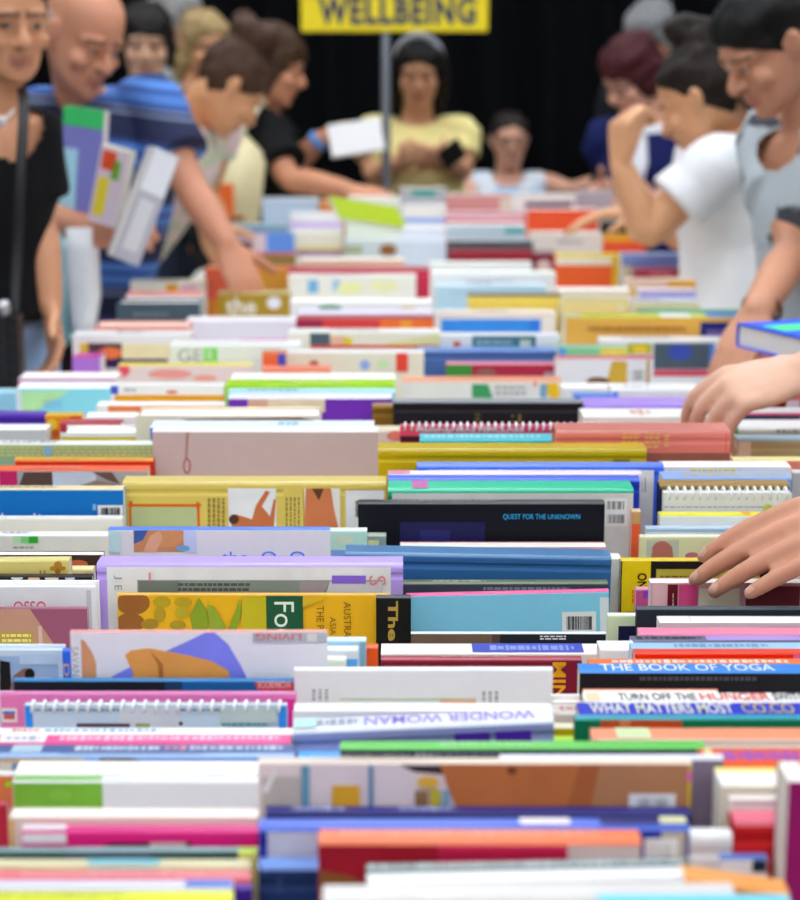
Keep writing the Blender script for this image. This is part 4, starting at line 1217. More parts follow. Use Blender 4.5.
def ruffle(me, Mi, s):
    """combed-back locks: ridges and an uneven hairline"""
    nz = mnoise.noise
    N = [v.normal.copy() for v in me.vertices]
    for v, n in zip(me.vertices, N):
        q = Mi @ v.co
        a = nz(Vector((q.x * 95, q.y * 16 + 3, q.z * 22))) * .0042 + nz(Vector((q.x * 30, q.y * 24, q.z * 30 + 7))) * .0075
        v.co = v.co + n * (a * s)


def hair_cap(bm, M, k=1.07, line=((0, .086, .172), (0, -.02, .02)), lift=0.0):
    """the head's own shape, swollen, cut off along the hairline through two points (front, nape)"""
    t = bmesh.new()
    head_shell(t, Matrix.Identity(4), k, [r for r in HEAD_ROWS])
    a, b = Vector(line[0]), Vector(line[1])
    dirv = (b - a).normalized()
    nrm = Vector((1, 0, 0)).cross(dirv).normalized()
    if nrm.z < 0:
        nrm = -nrm
    g = bmesh.ops.bisect_plane(t, geom=t.verts[:] + t.edges[:] + t.faces[:], plane_co=a, plane_no=nrm, clear_inner=True)
    edges = [e for e in g['geom_cut'] if isinstance(e, bmesh.types.BMEdge)]
    bmesh.ops.edgeloop_fill(t, edges=edges)
    mp = {}
    for v in t.verts:
        mp[v] = bm.verts.new(M @ v.co)
    for f in t.faces:
        bm.faces.new([mp[v] for v in f.verts])
    t.free()


def person(label, head, skin, hair, body, tops, voxel=0.0065, extras=None, trousers='#2c3444', hands=None):
    """head: dict(pos, yaw, pitch, roll, s); body: joints in world space"""
    M = head_matrix(**head)
    s = head.get('s', 1.0)
    neck, chest, waist, pelvis = [Vector(body[k]) for k in ('neck', 'chest', 'waist', 'pelvis')]
    lat = Vector(body['lat']).normalized()
    fat = body.get('fat', 1.0)
    sw = body.get('shoulder', 0.165) * s
    sh = {}
    for sg, key in ((-1, 'L'), (1, 'R')):
        sh[key] = Vector(body['sh' + key]) if 'sh' + key in body else neck - Vector((0, 0, .055 * s)) + lat * sg * sw
    root = empty('person', (pelvis.x, pelvis.y, 0), label, 'person')
    root_inv = Matrix.Translation(-root.location)
    NAILS.clear()
    bm = bmesh.new()
    head_parts(bm, M, s)
    nb = M @ Vector((0, -.02, .06))
    tube(bm, [M @ Vector((0, -.012, .075)), nb * .45 + neck * .55, neck - Vector((0, 0, .03))], [.056 * s, .052 * s, .062 * s], ref=lat, n=16)
    up = (neck - chest).normalized()
    torso_pts = [pelvis - Vector((0, 0, .09 * s)), pelvis, waist, (waist + chest) / 2, chest, chest * .35 + neck * .65, neck - up * .015]
    torso_r = [(.13, .10), (.165, .115), (.130 * fat, .100 * fat), (.143 * fat, .108 * fat), (.160 * fat, .112 * fat), (.140, .085), (.06, .055)]
    torso_r = [(a * s, b * s) for a, b in torso_r]
    tube(bm, torso_pts, torso_r, ref=lat, n=24)
    arms = {}
    for key, sg in (('L', -1), ('R', 1)):
        el = Vector(body['el' + key]) if 'el' + key in body else sh[key] + Vector((0, 0, -.29 * s)) + lat * sg * .04
        wr = Vector(body['wr' + key]) if 'wr' + key in body else el + Vector((0, 0, -.24 * s))
        arms[key] = (sh[key], el, wr)
        tube(bm, [chest * .5 + neck * .5 + lat * sg * .08 * s, sh[key], sh[key] * .5 + el * .5, el, el * .6 + wr * .4, wr],
             [.055 * s, .052 * s, .044 * s, .037 * s, .038 * s, (.027 * s)], n=14)
        h = (hands or {}).get(key, {})
        d = Vector(h.get('d', wr - el))
        n = h.get('n', lat * sg)
        add_hand(bm, wr, d, n, h.get('thumb', sg), h.get('s', s), h.get('curls'), h.get('spread', 4.0), h.get('tv', (0.5, 0.75, -0.35)))
    legs = []
    for sg in (-1, 1):
        hip = pelvis + lat * sg * .085 * s - Vector((0, 0, .05))
        ank = Vector((root.location.x, root.location.y, 0.075)) + lat * sg * .10
        if body.get('seat'):
            kn = hip + Vector(body['seat'])
            ank = Vector((kn.x, kn.y, .075))
        else:
            kn = hip * .52 + ank * .48
        fw = Vector((0, 0, 1)).cross(lat) * body.get('fwd', 1)
        legs.append((hip, kn, ank, fw))
        tube(bm, [hip, hip * .5 + kn * .5, kn, kn * .6 + ank * .4, ank], [.085 * s, .075 * s, .055 * s, .052 * s, .038 * s], n=14)
        tube(bm, [ank - fw * .03 - Vector((0, 0, .03)), ank + fw * .15 - Vector((0, 0, .045))], [(.036, .036), (.042, .026)], n=12)
    me = remesh(bm, voxel, 2)
    at_ = me.attributes.new('tone', 'FLOAT_COLOR', 'POINT')
    Mi = M.inverted()
    hc = M @ Vector((0, .05, .09))
    for i, v in enumerate(me.vertices):
        if (v.co - hc).length < .14 * s:
            q = head_tone(Mi @ v.co)
            at_.data[i].color = q if q else (0, 0, 0, 0)
        else:
            at_.data[i].color = (0, 0, 0, 0)
            if voxel < .005:
                for c_, r_ in NAILS:
                    if (v.co - c_).length < r_:
                        at_.data[i].color = (.66, .40, .33, .5)
    me.transform(root_inv)
    me.materials.append(skin_mat(skin))
    body_o = link_mesh('body', me, root)
    # hair
    if hair:
        bm = bmesh.new()
        hair['build'](bm, M, s)
        me = remesh(bm, 0.005, 2)
        ruffle(me, Mi, s)
        me.transform(root_inv)
        me.materials.append(hair_mat(hair['col']))
        link_mesh('hair', me, root)
    # legs and shoes
    if trousers:
        bm = bmesh.new()
        for hip, kn, ank, fw in legs:
            tube(bm, [hip, hip * .5 + kn * .5, kn, kn * .6 + ank * .4, ank + Vector((0, 0, .02))], [.097 * s, .087 * s, .068 * s, .064 * s, .056 * s], n=16, flat=True)
        tube(bm, [pelvis - Vector((0, 0, .11 * s)), pelvis - Vector((0, 0, .02)), pelvis + (waist - pelvis) * .55], [(.145 * s, .115 * s), (.178 * s, .127 * s), (.152 * s * fat, .117 * s * fat)], ref=lat, n=24, flat=True)
        me = remesh(bm, 0.012, 3)
        me.transform(root_inv)
        me.materials.append(cloth_mat(trousers))
        link_mesh('trousers', me, root)
        for hip, kn, ank, fw in legs:
            bm = bmesh.new()
            tube(bm, [ank - fw * .05 - Vector((0, 0, .035)), ank + fw * .06 - Vector((0, 0, .030)), ank + fw * .19 - Vector((0, 0, .045))], [(.043, .038), (.047, .04), (.04, .026)], n=14)
            bm.transform(root_inv)
            bm_obj('shoe', bm, mat('#2a2a2c', 1, 0.6), root)
    # upper clothes
    for g in tops:
        bm = bmesh.new()
        o = g.get('grow', 0.011)
        hem = g.get('hem', pelvis - Vector((0, 0, .02)))
        P = [Vector(hem), waist, (waist + chest) / 2, chest, chest * .35 + neck * .65, neck - up * g.get('collar', .02)]
        Rr = [(.158 * fat * s + o, .118 * fat * s + o), (.134 * fat * s + o, .105 * fat * s + o), (.145 * fat * s + o, .110 * fat * s + o), (.161 * fat * s + o, .113 * fat * s + o),
              (.141 * s + o, .086 * s + o), (.062 * s + o, .057 * s + o)]
        if g.get('loose'):
            q = g['loose']
            Rr = [(a + q * k, b + q * k) for (a, b), k in zip(Rr, (1.3, 1.2, .9, .5, .2, 0))]
        tube(bm, P, Rr, ref=lat, n=28, flat=True)
        sl = g.get('sleeve', 0.0)
        for key, sg in (('L', -1), ('R', 1)):
            a, e_, w_ = arms[key]
            q = sl[key] if isinstance(sl, dict) else sl
            st = chest * .5 + neck * .5 + lat * sg * .08 * s
            if q <= 0:
                tube(bm, [st, a - (a - e_) * -.0], [.062 * s + o, .050 * s + o], n=16, flat=True) if g.get('cap', True) else None
            elif q <= 1:
                tube(bm, [st, a, a + (e_ - a) * q * .5, a + (e_ - a) * q], [.057 * s + o, .055 * s + o, .051 * s + o * 1.3, .049 * s + o * 1.8], n=18, flat=True)
            else:
                w2 = e_ + (w_ - e_) * (q - 1)
                tube(bm, [st, a, a * .5 + e_ * .5, e_, w2], [.057 * s + o, .055 * s + o, .046 * s + o, .041 * s + o, .034 * s + o], n=18, flat=True)
        me = remesh(bm, g.get('voxel', 0.008), 3)
        cuts = g.get('cuts', [])
        if cuts:
            b2 = bmesh.new()
            b2.from_mesh(me)
            dead = []
            for v in b2.verts:
                for c_, r_ in cuts:
                    q = v.co - Vector(c_)
                    rr_ = r_ if isinstance(r_, (tuple, list)) else (r_, r_, r_)
                    if sum((q[i] / rr_[i]) ** 2 for i in range(3)) < 1:
                        dead.append(v)
                        break
            bmesh.ops.delete(b2, geom=dead, context='VERTS')
            b2.to_mesh(me)
            b2.free()
        me.transform(root_inv)
        me.materials.append(g['mat'])
        for p in me.polygons:
            p.use_smooth = True
        link_mesh(g['name'], me, root)
    for f in (extras or []):
        f(root, root_inv, M, s, arms)
    return root


def xtube(name, pts, rad, m, n=10, sub=4, head=False, closed=False):
    def f(root, inv, M, s, arms):
        bm = bmesh.new()
        pp = [(M @ Vector(p)) if head else Vector(p) for p in pts]
        tube(bm, pp, rad if isinstance(rad, list) else [rad] * len(pp), n=n, sub=sub, cap=not closed)
        bm.transform(inv)
        bm_obj(name, bm, m, root, True)
    return f


def glasses(m):
    def f(root, inv, M, s, arms):
        bm = bmesh.new()
        for sx in (-1, 1):
            pts = [M @ Vector((sx * .032 + .023 * math.cos(a), .106 - .012 * abs(math.cos(a)), .111 + .017 * math.sin(a))) for a in [2 * PI * i / 14 for i in range(15)]]
            tube(bm, pts, [.0022] * 15, n=6, sub=1, cap=False)
            tube(bm, [M @ Vector((sx * .055, .098, .114)), M @ Vector((sx * .078, .05, .116)), M @ Vector((sx * .08, -.005, .118))], [.0022] * 3, n=6)
        tube(bm, [M @ Vector((-.009, .108, .114)), M @ Vector((.009, .108, .114))], [.0022] * 2, n=6, sub=1)
        bm.transform(inv)
        bm_obj('glasses', bm, m, root, True)
    return f


def band_ring(name, c, axis, r, w, m):
    """a bracelet or wristband round a limb"""
    def f(root, inv, M, s, arms):
        ax = Vector(axis).normalized()
        u = ax.orthogonal().normalized()
        v = ax.cross(u)
        bm = bmesh.new()
        pts = [Vector(c) + u * r * math.cos(a) + v * r * math.sin(a) for a in [2 * PI * i / 20 for i in range(21)]]
        tube(bm, pts, [(w, .003)] * 21, ref=ax, n=8, sub=1, cap=False)
        bm.transform(inv)
        bm_obj(name, bm, m, root, True)
    return f


def V3(px, py, Y, dx=0, dy=0, dz=0):
    p = at(px, py, Y)
    return Vector((p.x + dx, p.y + dy, p.z + dz))
# ---------------------------------------------------------------- the crowd
def stripes_mat(name, bands, period, tilt=0.0, phase=0.0):
    m, nt, b = new_mat(name)
    tc = nt.nodes.new('ShaderNodeTexCoord')
    sp = nt.nodes.new('ShaderNodeSeparateXYZ')
    nt.links.new(tc.outputs['Object'], sp.inputs[0])
    ad = nt.nodes.new('ShaderNodeMath')
    ad.operation = 'MULTIPLY_ADD'
    ad.inputs[1].default_value = tilt
    nt.links.new(sp.outputs['X'], ad.inputs[0])
    nt.links.new(sp.outputs['Z'], ad.inputs[2])
    dv = nt.nodes.new('ShaderNodeMath')
    dv.operation = 'MULTIPLY_ADD'
    dv.inputs[1].default_value = 1 / period
    dv.inputs[2].default_value = phase / period
    nt.links.new(ad.outputs[0], dv.inputs[0])
    fr = nt.nodes.new('ShaderNodeMath')
    fr.operation = 'FRACT'
    nt.links.new(dv.outputs[0], fr.inputs[0])
    cr = nt.nodes.new('ShaderNodeValToRGB')
    cr.color_ramp.interpolation = 'CONSTANT'
    while len(cr.color_ramp.elements) < len(bands):
        cr.color_ramp.elements.new(0.5)
    for e, (p, c) in zip(cr.color_ramp.elements, bands):
        e.position = p
        e.color = hexlin(c, 0.8)
    nt.links.new(fr.outputs[0], cr.inputs['Fac'])
    nt.links.new(cr.outputs['Color'], b.inputs['Base Color'])
    b.inputs['Roughness'].default_value = 0.85
    return m


def blotch_mat(name, c1, c2, scale, lo=0.5, hi=0.58, c3=None):
    m, nt, b = new_mat(name)
    tc = nt.nodes.new('ShaderNodeTexCoord')
    no = nt.nodes.new('ShaderNodeTexNoise')
    no.inputs['Scale'].default_value = scale
    no.inputs['Detail'].default_value = 3
    nt.links.new(tc.outputs['Object'], no.inputs['Vector'])
    cr = nt.nodes.new('ShaderNodeValToRGB')
    cr.color_ramp.elements[0].position = lo
    cr.color_ramp.elements[0].color = hexlin(c1, .85)
    cr.color_ramp.elements[1].position = hi
    cr.color_ramp.elements[1].color = hexlin(c2, .85)
    nt.links.new(no.outputs['Fac'], cr.inputs['Fac'])
    nt.links.new(cr.outputs['Color'], b.inputs['Base Color'])
    b.inputs['Roughness'].default_value = 0.85
    return m


def hairdo(k=1.07, line=((0, .086, .172), (0, -.02, .02)), blobs=(), tubes=()):
    def f(bm, M, s):
        hair_cap(bm, M, k, line)
        T = M.to_3x3().normalized()
        for c, r in blobs:
            ellipsoid(bm, M @ Vector(c), (r[0] * s, r[1] * s, r[2] * s), T, 16, 10)
        for pts, rad in tubes:
            tube(bm, [M @ Vector(p) for p in pts], [(a * s, b * s) for a, b in rad], n=12, ref=T @ Vector((1, 0, 0)))
    return f


def tee(name, hexc, **kw):
    d = dict(name=name, mat=cloth_mat(hexc))
    d.update(kw)
    return d


# 1 the woman in the black top at the table's side
Y = 3.65
neck = V3(0, 106, Y)
person('woman in a black scoop-neck top and pale denim shorts, standing behind the nearest books',
       dict(pos=V3(7, 17, Y - .03), yaw=210, pitch=14, roll=0, s=.95), '#c48c6a',
       dict(col='#6a4c34', build=hairdo(1.06, ((0, .084, .178), (0, -.04, .05)), [((0, -.1, .12), (.05, .04, .05))])),
       dict(neck=V3(-8, 98, Y), chest=V3(-24, 178, Y), waist=V3(-26, 262, Y), pelvis=V3(-28, 326, Y + .02), lat=(.85, .45, 0), fwd=-1,
            shR=V3(28, 124, Y + .02), shL=V3(-62, 130, Y), elR=V3(38, 214, Y + .04), wrR=V3(50, 306, Y - .02)),
       [tee('black_top', '#0b0b0e', sleeve={'R': .8, 'L': .8}, hem=V3(-22, 320, Y), grow=.012,
            cuts=[(V3(10, 116, Y - .12), (.060, .13, .085)), (V3(2, 78, Y - .05), (.075, .14, .05))])],
       trousers='#93b0d4',
       extras=[xtube('necklace', [V3(-24, 92, Y - .10), V3(-8, 112, Y - .135), V3(4, 120, Y - .14), V3(14, 110, Y - .13)], .0022, mat('#d8d4cc', 1, .3, .5, .02, .8)),
               xtube('pendant', [V3(3, 119, Y - .142), V3(3, 124, Y - .142)], .006, mat('#e4e4e8', 1, .3, .5, .02, .6))])
r = empty('shoulder_bag', V3(4, 372, Y - .2), 'black quilted shoulder bag hanging at the hip of the woman in black', 'bag')
bm = bmesh.new()
c = r.location
a = V3(4, 345, Y - .2) - c
add_box(bm, a.x - .05, a.x + .032, -.045, .045, a.z - .10, a.z + .075)
bmesh.ops.bevel(bm, geom=bm.edges[:], offset=0.02, segments=3, affect='EDGES')
m, nt, bs = new_mat('quilted_leather')
tc = nt.nodes.new('ShaderNodeTexCoord')
mp = nt.nodes.new('ShaderNodeMapping')
mp.inputs['Rotation'].default_value = (0, R(45), 0)
ck = nt.nodes.new('ShaderNodeTexChecker')
ck.inputs['Scale'].default_value = 60
ck.inputs['Color1'].default_value = (.006, .006, .008, 1)
ck.inputs['Color2'].default_value = (.016, .016, .02, 1)
nt.links.new(tc.outputs['Object'], mp.inputs['Vector'])
nt.links.new(mp.outputs['Vector'], ck.inputs['Vector'])
nt.links.new(ck.outputs['Color'], bs.inputs['Base Color'])
bs.inputs['Roughness'].default_value = .4
bm_obj('bag_body', bm, m, r)
bm = bmesh.new()
tube(bm, [V3(22, 88, Y - .06) - c, V3(24, 112, Y - .135) - c, V3(20, 180, Y - .175) - c, V3(17, 250, Y - .17) - c, V3(14, 318, Y - .2) - c], [(.010, .003)] * 5, ref=(1, 0, 0), n=8)
bm_obj('strap', bm, mat('#141418', 1, .5), r, True)
bm = bmesh.new()
tube(bm, [V3(4, 306, Y - .25) - c, V3(4, 310, Y - .25) - c], [.012, .012], n=12)
bm_obj('clasp', bm, mat('#c8c8cc', 1, .3, .5, .02, .8), r, True)

# 2 the man in the striped polo
polo = stripes_mat('striped_knit', [(0, '#141a3c'), (.36, '#6c7690'), (.40, '#20284c'), (.46, '#6c7690'), (.49, '#2a4888'), (.58, '#4672b8'), (.72, '#2c4c90'), (.80, '#4a78c0'), (.92, '#223a70')], .142, .12, .037)
Y = 4.35
person('bald man in a blue striped polo shirt, bending with one arm reaching to the books',
       dict(pos=V3(81, 33, Y - .12), yaw=230, pitch=30, roll=-4, s=1.02), '#c08468',
       dict(col='#a09a94', build=lambda bm, M, s: [ellipsoid(bm, M @ Vector((sx * .069, -.035, .105)), (.014 * s, .04 * s, .035 * s), M.to_3x3().normalized()) for sx in (-1, 1)] + [ellipsoid(bm, M @ Vector((0, -.082, .09)), (.055 * s, .024 * s, .04 * s), M.to_3x3().normalized())]),
       dict(neck=V3(82, 96, Y), chest=V3(100, 140, Y + .02), waist=V3(98, 215, Y + .1), pelvis=V3(38, 285, Y + .15), lat=(.93, .1, 0), fwd=-1, fat=1.12,
            shR=V3(152, 104, Y - .03), shL=V3(28, 122, Y - .03), elR=V3(190, 186, Y - .12), wrR=V3(226, 244, Y - .20), elL=V3(34, 216, Y - .30), wrL=V3(80, 226, Y - .36)),
       [dict(name='polo_shirt', mat=polo, sleeve={'R': .66, 'L': .7}, grow=.016, hem=V3(66, 290, Y + .14), collar=.005)],
       trousers='#22161c',
       hands=dict(R=dict(d=(.35, -.25, -.7), n=(.3, -.7, .5), thumb=-1, curls=[(20, 25, 15)] * 4), L=dict(d=(.9, -.1, -.12), n=(.1, -.9, .3), thumb=-1, curls=[(30, 40, 30)] * 4, s=1.05)))

# 3 dark-haired woman further back, facing the camera
Y = 6.7
person('woman with a dark fringe and dark top behind the man in stripes',
       dict(pos=V3(146, 42, Y - .05), yaw=186, pitch=12, s=1.08), '#c69a80',
       dict(col='#1c1614', build=hairdo(1.1, ((0, .088, .152), (0, -.03, .03)), [((-.07, -.02, .1), (.025, .05, .08)), ((.07, -.02, .1), (.025, .05, .08))])),
       dict(neck=V3(144, 92, Y), chest=V3(140, 137, Y), waist=V3(134, 187, Y), pelvis=V3(126, 228, Y), lat=(1, 0, 0), fwd=-1),
       [tee('dark_top', '#2c2a30', sleeve=.5)])

# 4, 5 two people at the far side
Y = 7.6
person('grey-haired person in a grey shirt far back beyond the man in stripes',
       dict(pos=V3(176, 22, Y), yaw=-110, pitch=5, s=1.1), '#b88a70',
       dict(col='#a4a4a6', build=hairdo(1.1, ((0, .08, .165), (0, -.02, .01)))),
       dict(neck=V3(172, 66, Y), chest=V3(170, 102, Y), waist=V3(170, 148, Y), pelvis=V3(170, 182, Y), lat=(.3, 1, 0), fwd=-1),
       [tee('grey_shirt', '#8c8e90', sleeve=.9)])
Y = 7.1
person('fair-haired woman in an olive top, seen between the grey-haired person and the hair bun',
       dict(pos=V3(204, 46, Y), yaw=215, pitch=10, s=1.05), '#c8906c',
       dict(col='#b49a6c', build=hairdo(1.09, ((0, .086, .165), (0, -.02, .02)), [((.07, -.03, .06), (.025, .05, .08)), ((-.07, -.03, .06), (.025, .05, .08))])),
       dict(neck=V3(196, 88, Y), chest=V3(194, 126, Y), waist=V3(194, 172, Y), pelvis=V3(194, 208, Y), lat=(.9, .3, 0), fwd=-1),
       [tee('olive_top', '#8a8048', sleeve=.5)])

# 6 the woman with the hair bun
Y = 5.4
person('woman with brown hair tied in a high bun, head bowed over the far books',
       dict(pos=V3(229, 86, Y - .05), yaw=290, pitch=46, s=1.03), '#c89068',
       dict(col='#4a3222', build=hairdo(1.09, ((0, .09, .165), (0, -.06, .04)), [((0, -.05, .245), (.068, .06, .05)), ((.03, -.02, .27), (.036, .036, .034)), ((-.04, -.08, .265), (.036, .036, .034)), ((0, .03, .25), (.03, .03, .03))])),
       dict(neck=V3(192, 112, Y), chest=V3(174, 156, Y), waist=V3(146, 210, Y), pelvis=V3(102, 252, Y), lat=(.35, .93, 0), fwd=-1,
            elL=V3(196, 200, Y - .2), wrL=V3(206, 222, Y - .2), elR=V3(205, 196, Y + .2), wrR=V3(222, 226, Y + .1)),
       [dict(name='floral_top', mat=blotch_mat('floral_cloth', '#b8c0a4', '#e0c8c8', 26, .45, .55), sleeve=.35, cuts=[(V3(196, 108, Y - .03), (.10, .16, .05))])],
       trousers='#3a3436')

# 7 the woman holding out a white book
Y = 6.3
person('woman with a brown bob and black T-shirt, stretching one arm over the far books',
       dict(pos=V3(272, 64, Y - .05), yaw=264, pitch=20, s=1.04), '#c08464',
       dict(col='#4c3624', build=hairdo(1.1, ((0, .094, .155), (0, -.035, -.01)), [((-.066, -.012, .10), (.026, .06, .075)), ((.066, -.012, .10), (.026, .06, .075)), ((0, -.08, .07), (.07, .04, .08))])),
       dict(neck=V3(262, 112, Y), chest=V3(252, 150, Y), waist=V3(244, 200, Y), pelvis=V3(232, 236, Y + .05), lat=(.25, .97, 0), fwd=-1,
            shL=V3(262, 130, Y - .16), elL=V3(290, 178, Y - .30), wrL=V3(348, 190, Y - .42), shR=V3(268, 128, Y + .14), elR=V3(292, 166, Y + .02), wrR=V3(322, 138, Y - .08)),
       [tee('black_tee', '#0d0d10', sleeve={'L': .75, 'R': .6}, grow=.018)],
       trousers='#202024',
       hands=dict(L=dict(d=(.9, -.1, -.15), n=(0, -.4, .9), thumb=1, curls=[(10, 15, 10)] * 4), R=dict(d=(.8, -.05, .25), n=(-.2, .6, .6), thumb=-1, curls=[(40, 40, 25)] * 4)),
       extras=[band_ring('wristband', V3(318, 141, Y - .07), (.5, -.1, .45), .033, .014, mat('#5c8ccc', .9, .6))])
r = empty('tote_bag', V3(232, 235, 5.98), 'cream canvas tote bag with an orange panel, carried by the woman with the bob', 'bag')
c = r.location
bm = bmesh.new()
q = [V3(236, 124, 5.98), V3(266, 156, 5.98), V3(258, 230, 5.98), V3(210, 232, 5.98)]
fr_ = [bm.verts.new(p - c + Vector((0, -.035, 0))) for p in q] 
bk_ = [bm.verts.new(p - c + Vector((0, .035, 0))) for p in q]
bm.faces.new(fr_[::-1])
bm.faces.new(bk_)
for i in range(4):
    bm.faces.new((fr_[i], fr_[(i + 1) % 4], bk_[(i + 1) % 4], bk_[i]))
bmesh.ops.recalc_face_normals(bm, faces=bm.faces[:])
bmesh.ops.bevel(bm, geom=bm.edges[:], offset=0.015, segments=3, affect='EDGES')
bm_obj('bag_body', bm, cloth_mat('#dccfa6'), r, True)
bm = bmesh.new()
for dy in (-.03, .03):
    tube(bm, [V3(232, 136, 5.98 + dy) - c, V3(250, 112, 6.0 + dy) - c, V3(258, 100, 6.1 + dy) - c, V3(262, 110, 6.2 + dy) - c], [(.024, .003)] * 4, ref=(1, 0, 0), n=8)
bm_obj('strap', bm, cloth_mat('#e6dcba'), r, True)
bm = bmesh.new()
a, b = V3(213, 184, 5.94) - c, V3(234, 227, 5.94) - c
add_box(bm, a.x, b.x, -.0385, -.0355, b.z, a.z)
bm_obj('panel', bm, cloth_mat('#e2672c'), r)

# 8 the woman in yellow behind the sign pole
Y = 7.05
person('dark-haired woman in a pale yellow top and headband, looking down at a phone',
       dict(pos=V3(419, 70, Y - .08), yaw=178, pitch=18, s=1.03), '#c4906e',
       dict(col='#17100e', build=hairdo(1.09, ((0, .088, .168), (0, -.04, -.02)), [], [([(sx * .06, .02, .185), (sx * .082, -.005, .12), (sx * .082, -.02, .05), (sx * .075, -.03, -.03)], [(.018, .03), (.022, .045), (.024, .045), (.016, .03)]) for sx in (-1, 1)])),
       dict(neck=V3(417, 117, Y), chest=V3(417, 152, Y), waist=V3(417, 196, Y), pelvis=V3(417, 238, Y), lat=(1, 0, 0), fwd=-1, fat=1.2, shoulder=.165,
            elR=V3(462, 170, Y - .08), wrR=V3(440, 157, Y - .27), elL=V3(374, 174, Y - .08), wrL=V3(412, 158, Y - .27)),
       [tee('yellow_top', '#e6d692', sleeve=.62, grow=.008, cuts=[(V3(417, 114, Y - .09), (.07, .1, .045))])],
       trousers='#2a2c34',
       hands=dict(L=dict(d=(.9, -.2, .1), n=(0, -.6, -.4), thumb=1, curls=[(35, 40, 25)] * 4), R=dict(d=(-.8, -.2, .15), n=(0, -.8, -.2), thumb=-1, curls=[(40, 40, 25)] * 4)),
       extras=[xtube('headband', [(-.079, .0, .12), (-.072, .02, .19), (-.035, .035, .235), (0, .04, .247), (.035, .035, .235), (.072, .02, .19), (.079, .0, .12)], [(.013, .004)] * 7, mat('#c8ccd8', .9, .4), head=True)])
r = empty('phone', V3(452, 154, Y - .36), 'dark mobile phone held by the woman in yellow', 'phone')
bm = bmesh.new()
add_box(bm, -.036, .036, -.004, .004, -.07, .07)
bmesh.ops.bevel(bm, geom=bm.edges[:], offset=0.003, segments=2, affect='EDGES')
bm_obj('case', bm, mat('#18181c', 1, .3), r)
bm = bmesh.new()
add_box(bm, -.032, .032, .0041, .0046, -.064, .064)
bm_obj('screen', bm, mat('#30343c', 1, .1), r)
r.rotation_euler = (R(35), R(60), R(-20))

# 9 the seated woman at the far end
Y = 7.8
person('seated woman in glasses and a white and blue vest at the far end',
       dict(pos=V3(509, 140, Y - .03), yaw=186, pitch=4, s=.92), '#cc9880',
       dict(col='#2c2220', build=hairdo(1.06, ((0, .085, .178), (0, -.05, .05)))),
       dict(neck=V3(508, 172, Y), chest=V3(508, 204, Y), waist=V3(508, 248, Y), pelvis=V3(508, 276, Y), lat=(1, 0, 0), fwd=-1, seat=(0, -.42, .02), fat=1.1,
            elR=V3(572, 190, Y - .1), wrR=V3(622, 176, Y - .25), elL=V3(470, 205, Y - .1), wrL=V3(490, 215, Y - .3)),
       [dict(name='vest', mat=blotch_mat('blue_white_cloth', '#e8eef6', '#a8c8ec', 12, .48, .6), sleeve=-1, cap=True, cuts=[(V3(508, 174, Y - .08), (.065, .12, .05))])],
       trousers='#4a5a78', extras=[glasses(mat('#1c1c20', 1, .4))])
r = empty('chair', at(508, 300, Y) * 1.0, 'grey chair under the seated woman in the white and blue vest', 'chair')
px_, py_ = at(508, 276, Y).x, Y
zs = at(508, 276, Y).z - .16
r.location = (px_, py_, 0)
for nm, bx in (('seat', (-.22, .22, -.24, .2, zs - .03, zs)), ('backrest', (-.21, .21, .2, .225, zs + .12, zs + .40))):
    bm = bmesh.new()
    add_box(bm, *bx)
    bmesh.ops.bevel(bm, geom=bm.edges[:], offset=0.01, segments=2, affect='EDGES')
    bm_obj(nm, bm, mat('#54585c', 1, .5), r)
for sx in (-.19, .19):
    for sy in (-.21, .21):
        bm = bmesh.new()
        tube(bm, [(sx, sy, .012), (sx, sy, zs - .03 if sy < 0 else zs + .4)], [.012, .012], n=8, sub=1)
        bm_obj('leg', bm, mat('#808488', 1, .4, .5, .02, .7), r, True)

# 10, 11 by the far corner on the other side
Y = 6.3
person('woman with red-brown hair and glasses in a navy waistcoat over a white shirt',
       dict(pos=V3(634, 75, Y - .05), yaw=122, pitch=30, s=1.04), '#d49c84',
       dict(col='#4a141c', build=hairdo(1.12, ((0, .098, .158), (0, -.035, .0)), [((.066, -.005, .11), (.03, .06, .075)), ((-.066, -.005, .11), (.03, .06, .075)), ((0, -.07, .09), (.07, .05, .08))])),
       dict(neck=V3(652, 124, Y), chest=V3(658, 162, Y), waist=V3(660, 205, Y), pelvis=V3(662, 244, Y), lat=(.85, -.5, 0), fwd=-1, fat=1.1,
            elL=V3(626, 176, Y + .1), wrL=V3(604, 190, Y - .05), elR=V3(690, 190, Y - .2), wrR=V3(655, 200, Y - .35)),
       [tee('white_shirt', '#e4e4ea', sleeve=-1, grow=.010, collar=.0), tee('navy_waistcoat', '#121a4c', sleeve=.8, grow=.022, cuts=[(V3(640, 145, Y - .18), (.032, .14, .13))])],
       trousers='#20222c', extras=[glasses(mat('#1c1c20', 1, .4))])
Y = 7.1
person('grey-haired man in a dark jacket behind the red-haired woman',
       dict(pos=V3(652, 38, Y), yaw=140, pitch=24, s=1.08), '#b07e62',
       dict(col='#86888c', build=hairdo(1.1, ((0, .086, .165), (0, -.03, .02)))),
       dict(neck=V3(664, 82, Y), chest=V3(668, 118, Y), waist=V3(668, 162, Y), pelvis=V3(668, 198, Y), lat=(.85, -.5, 0), fwd=-1),
       [tee('dark_jacket', '#18181c', sleeve=1.9, grow=.02)])

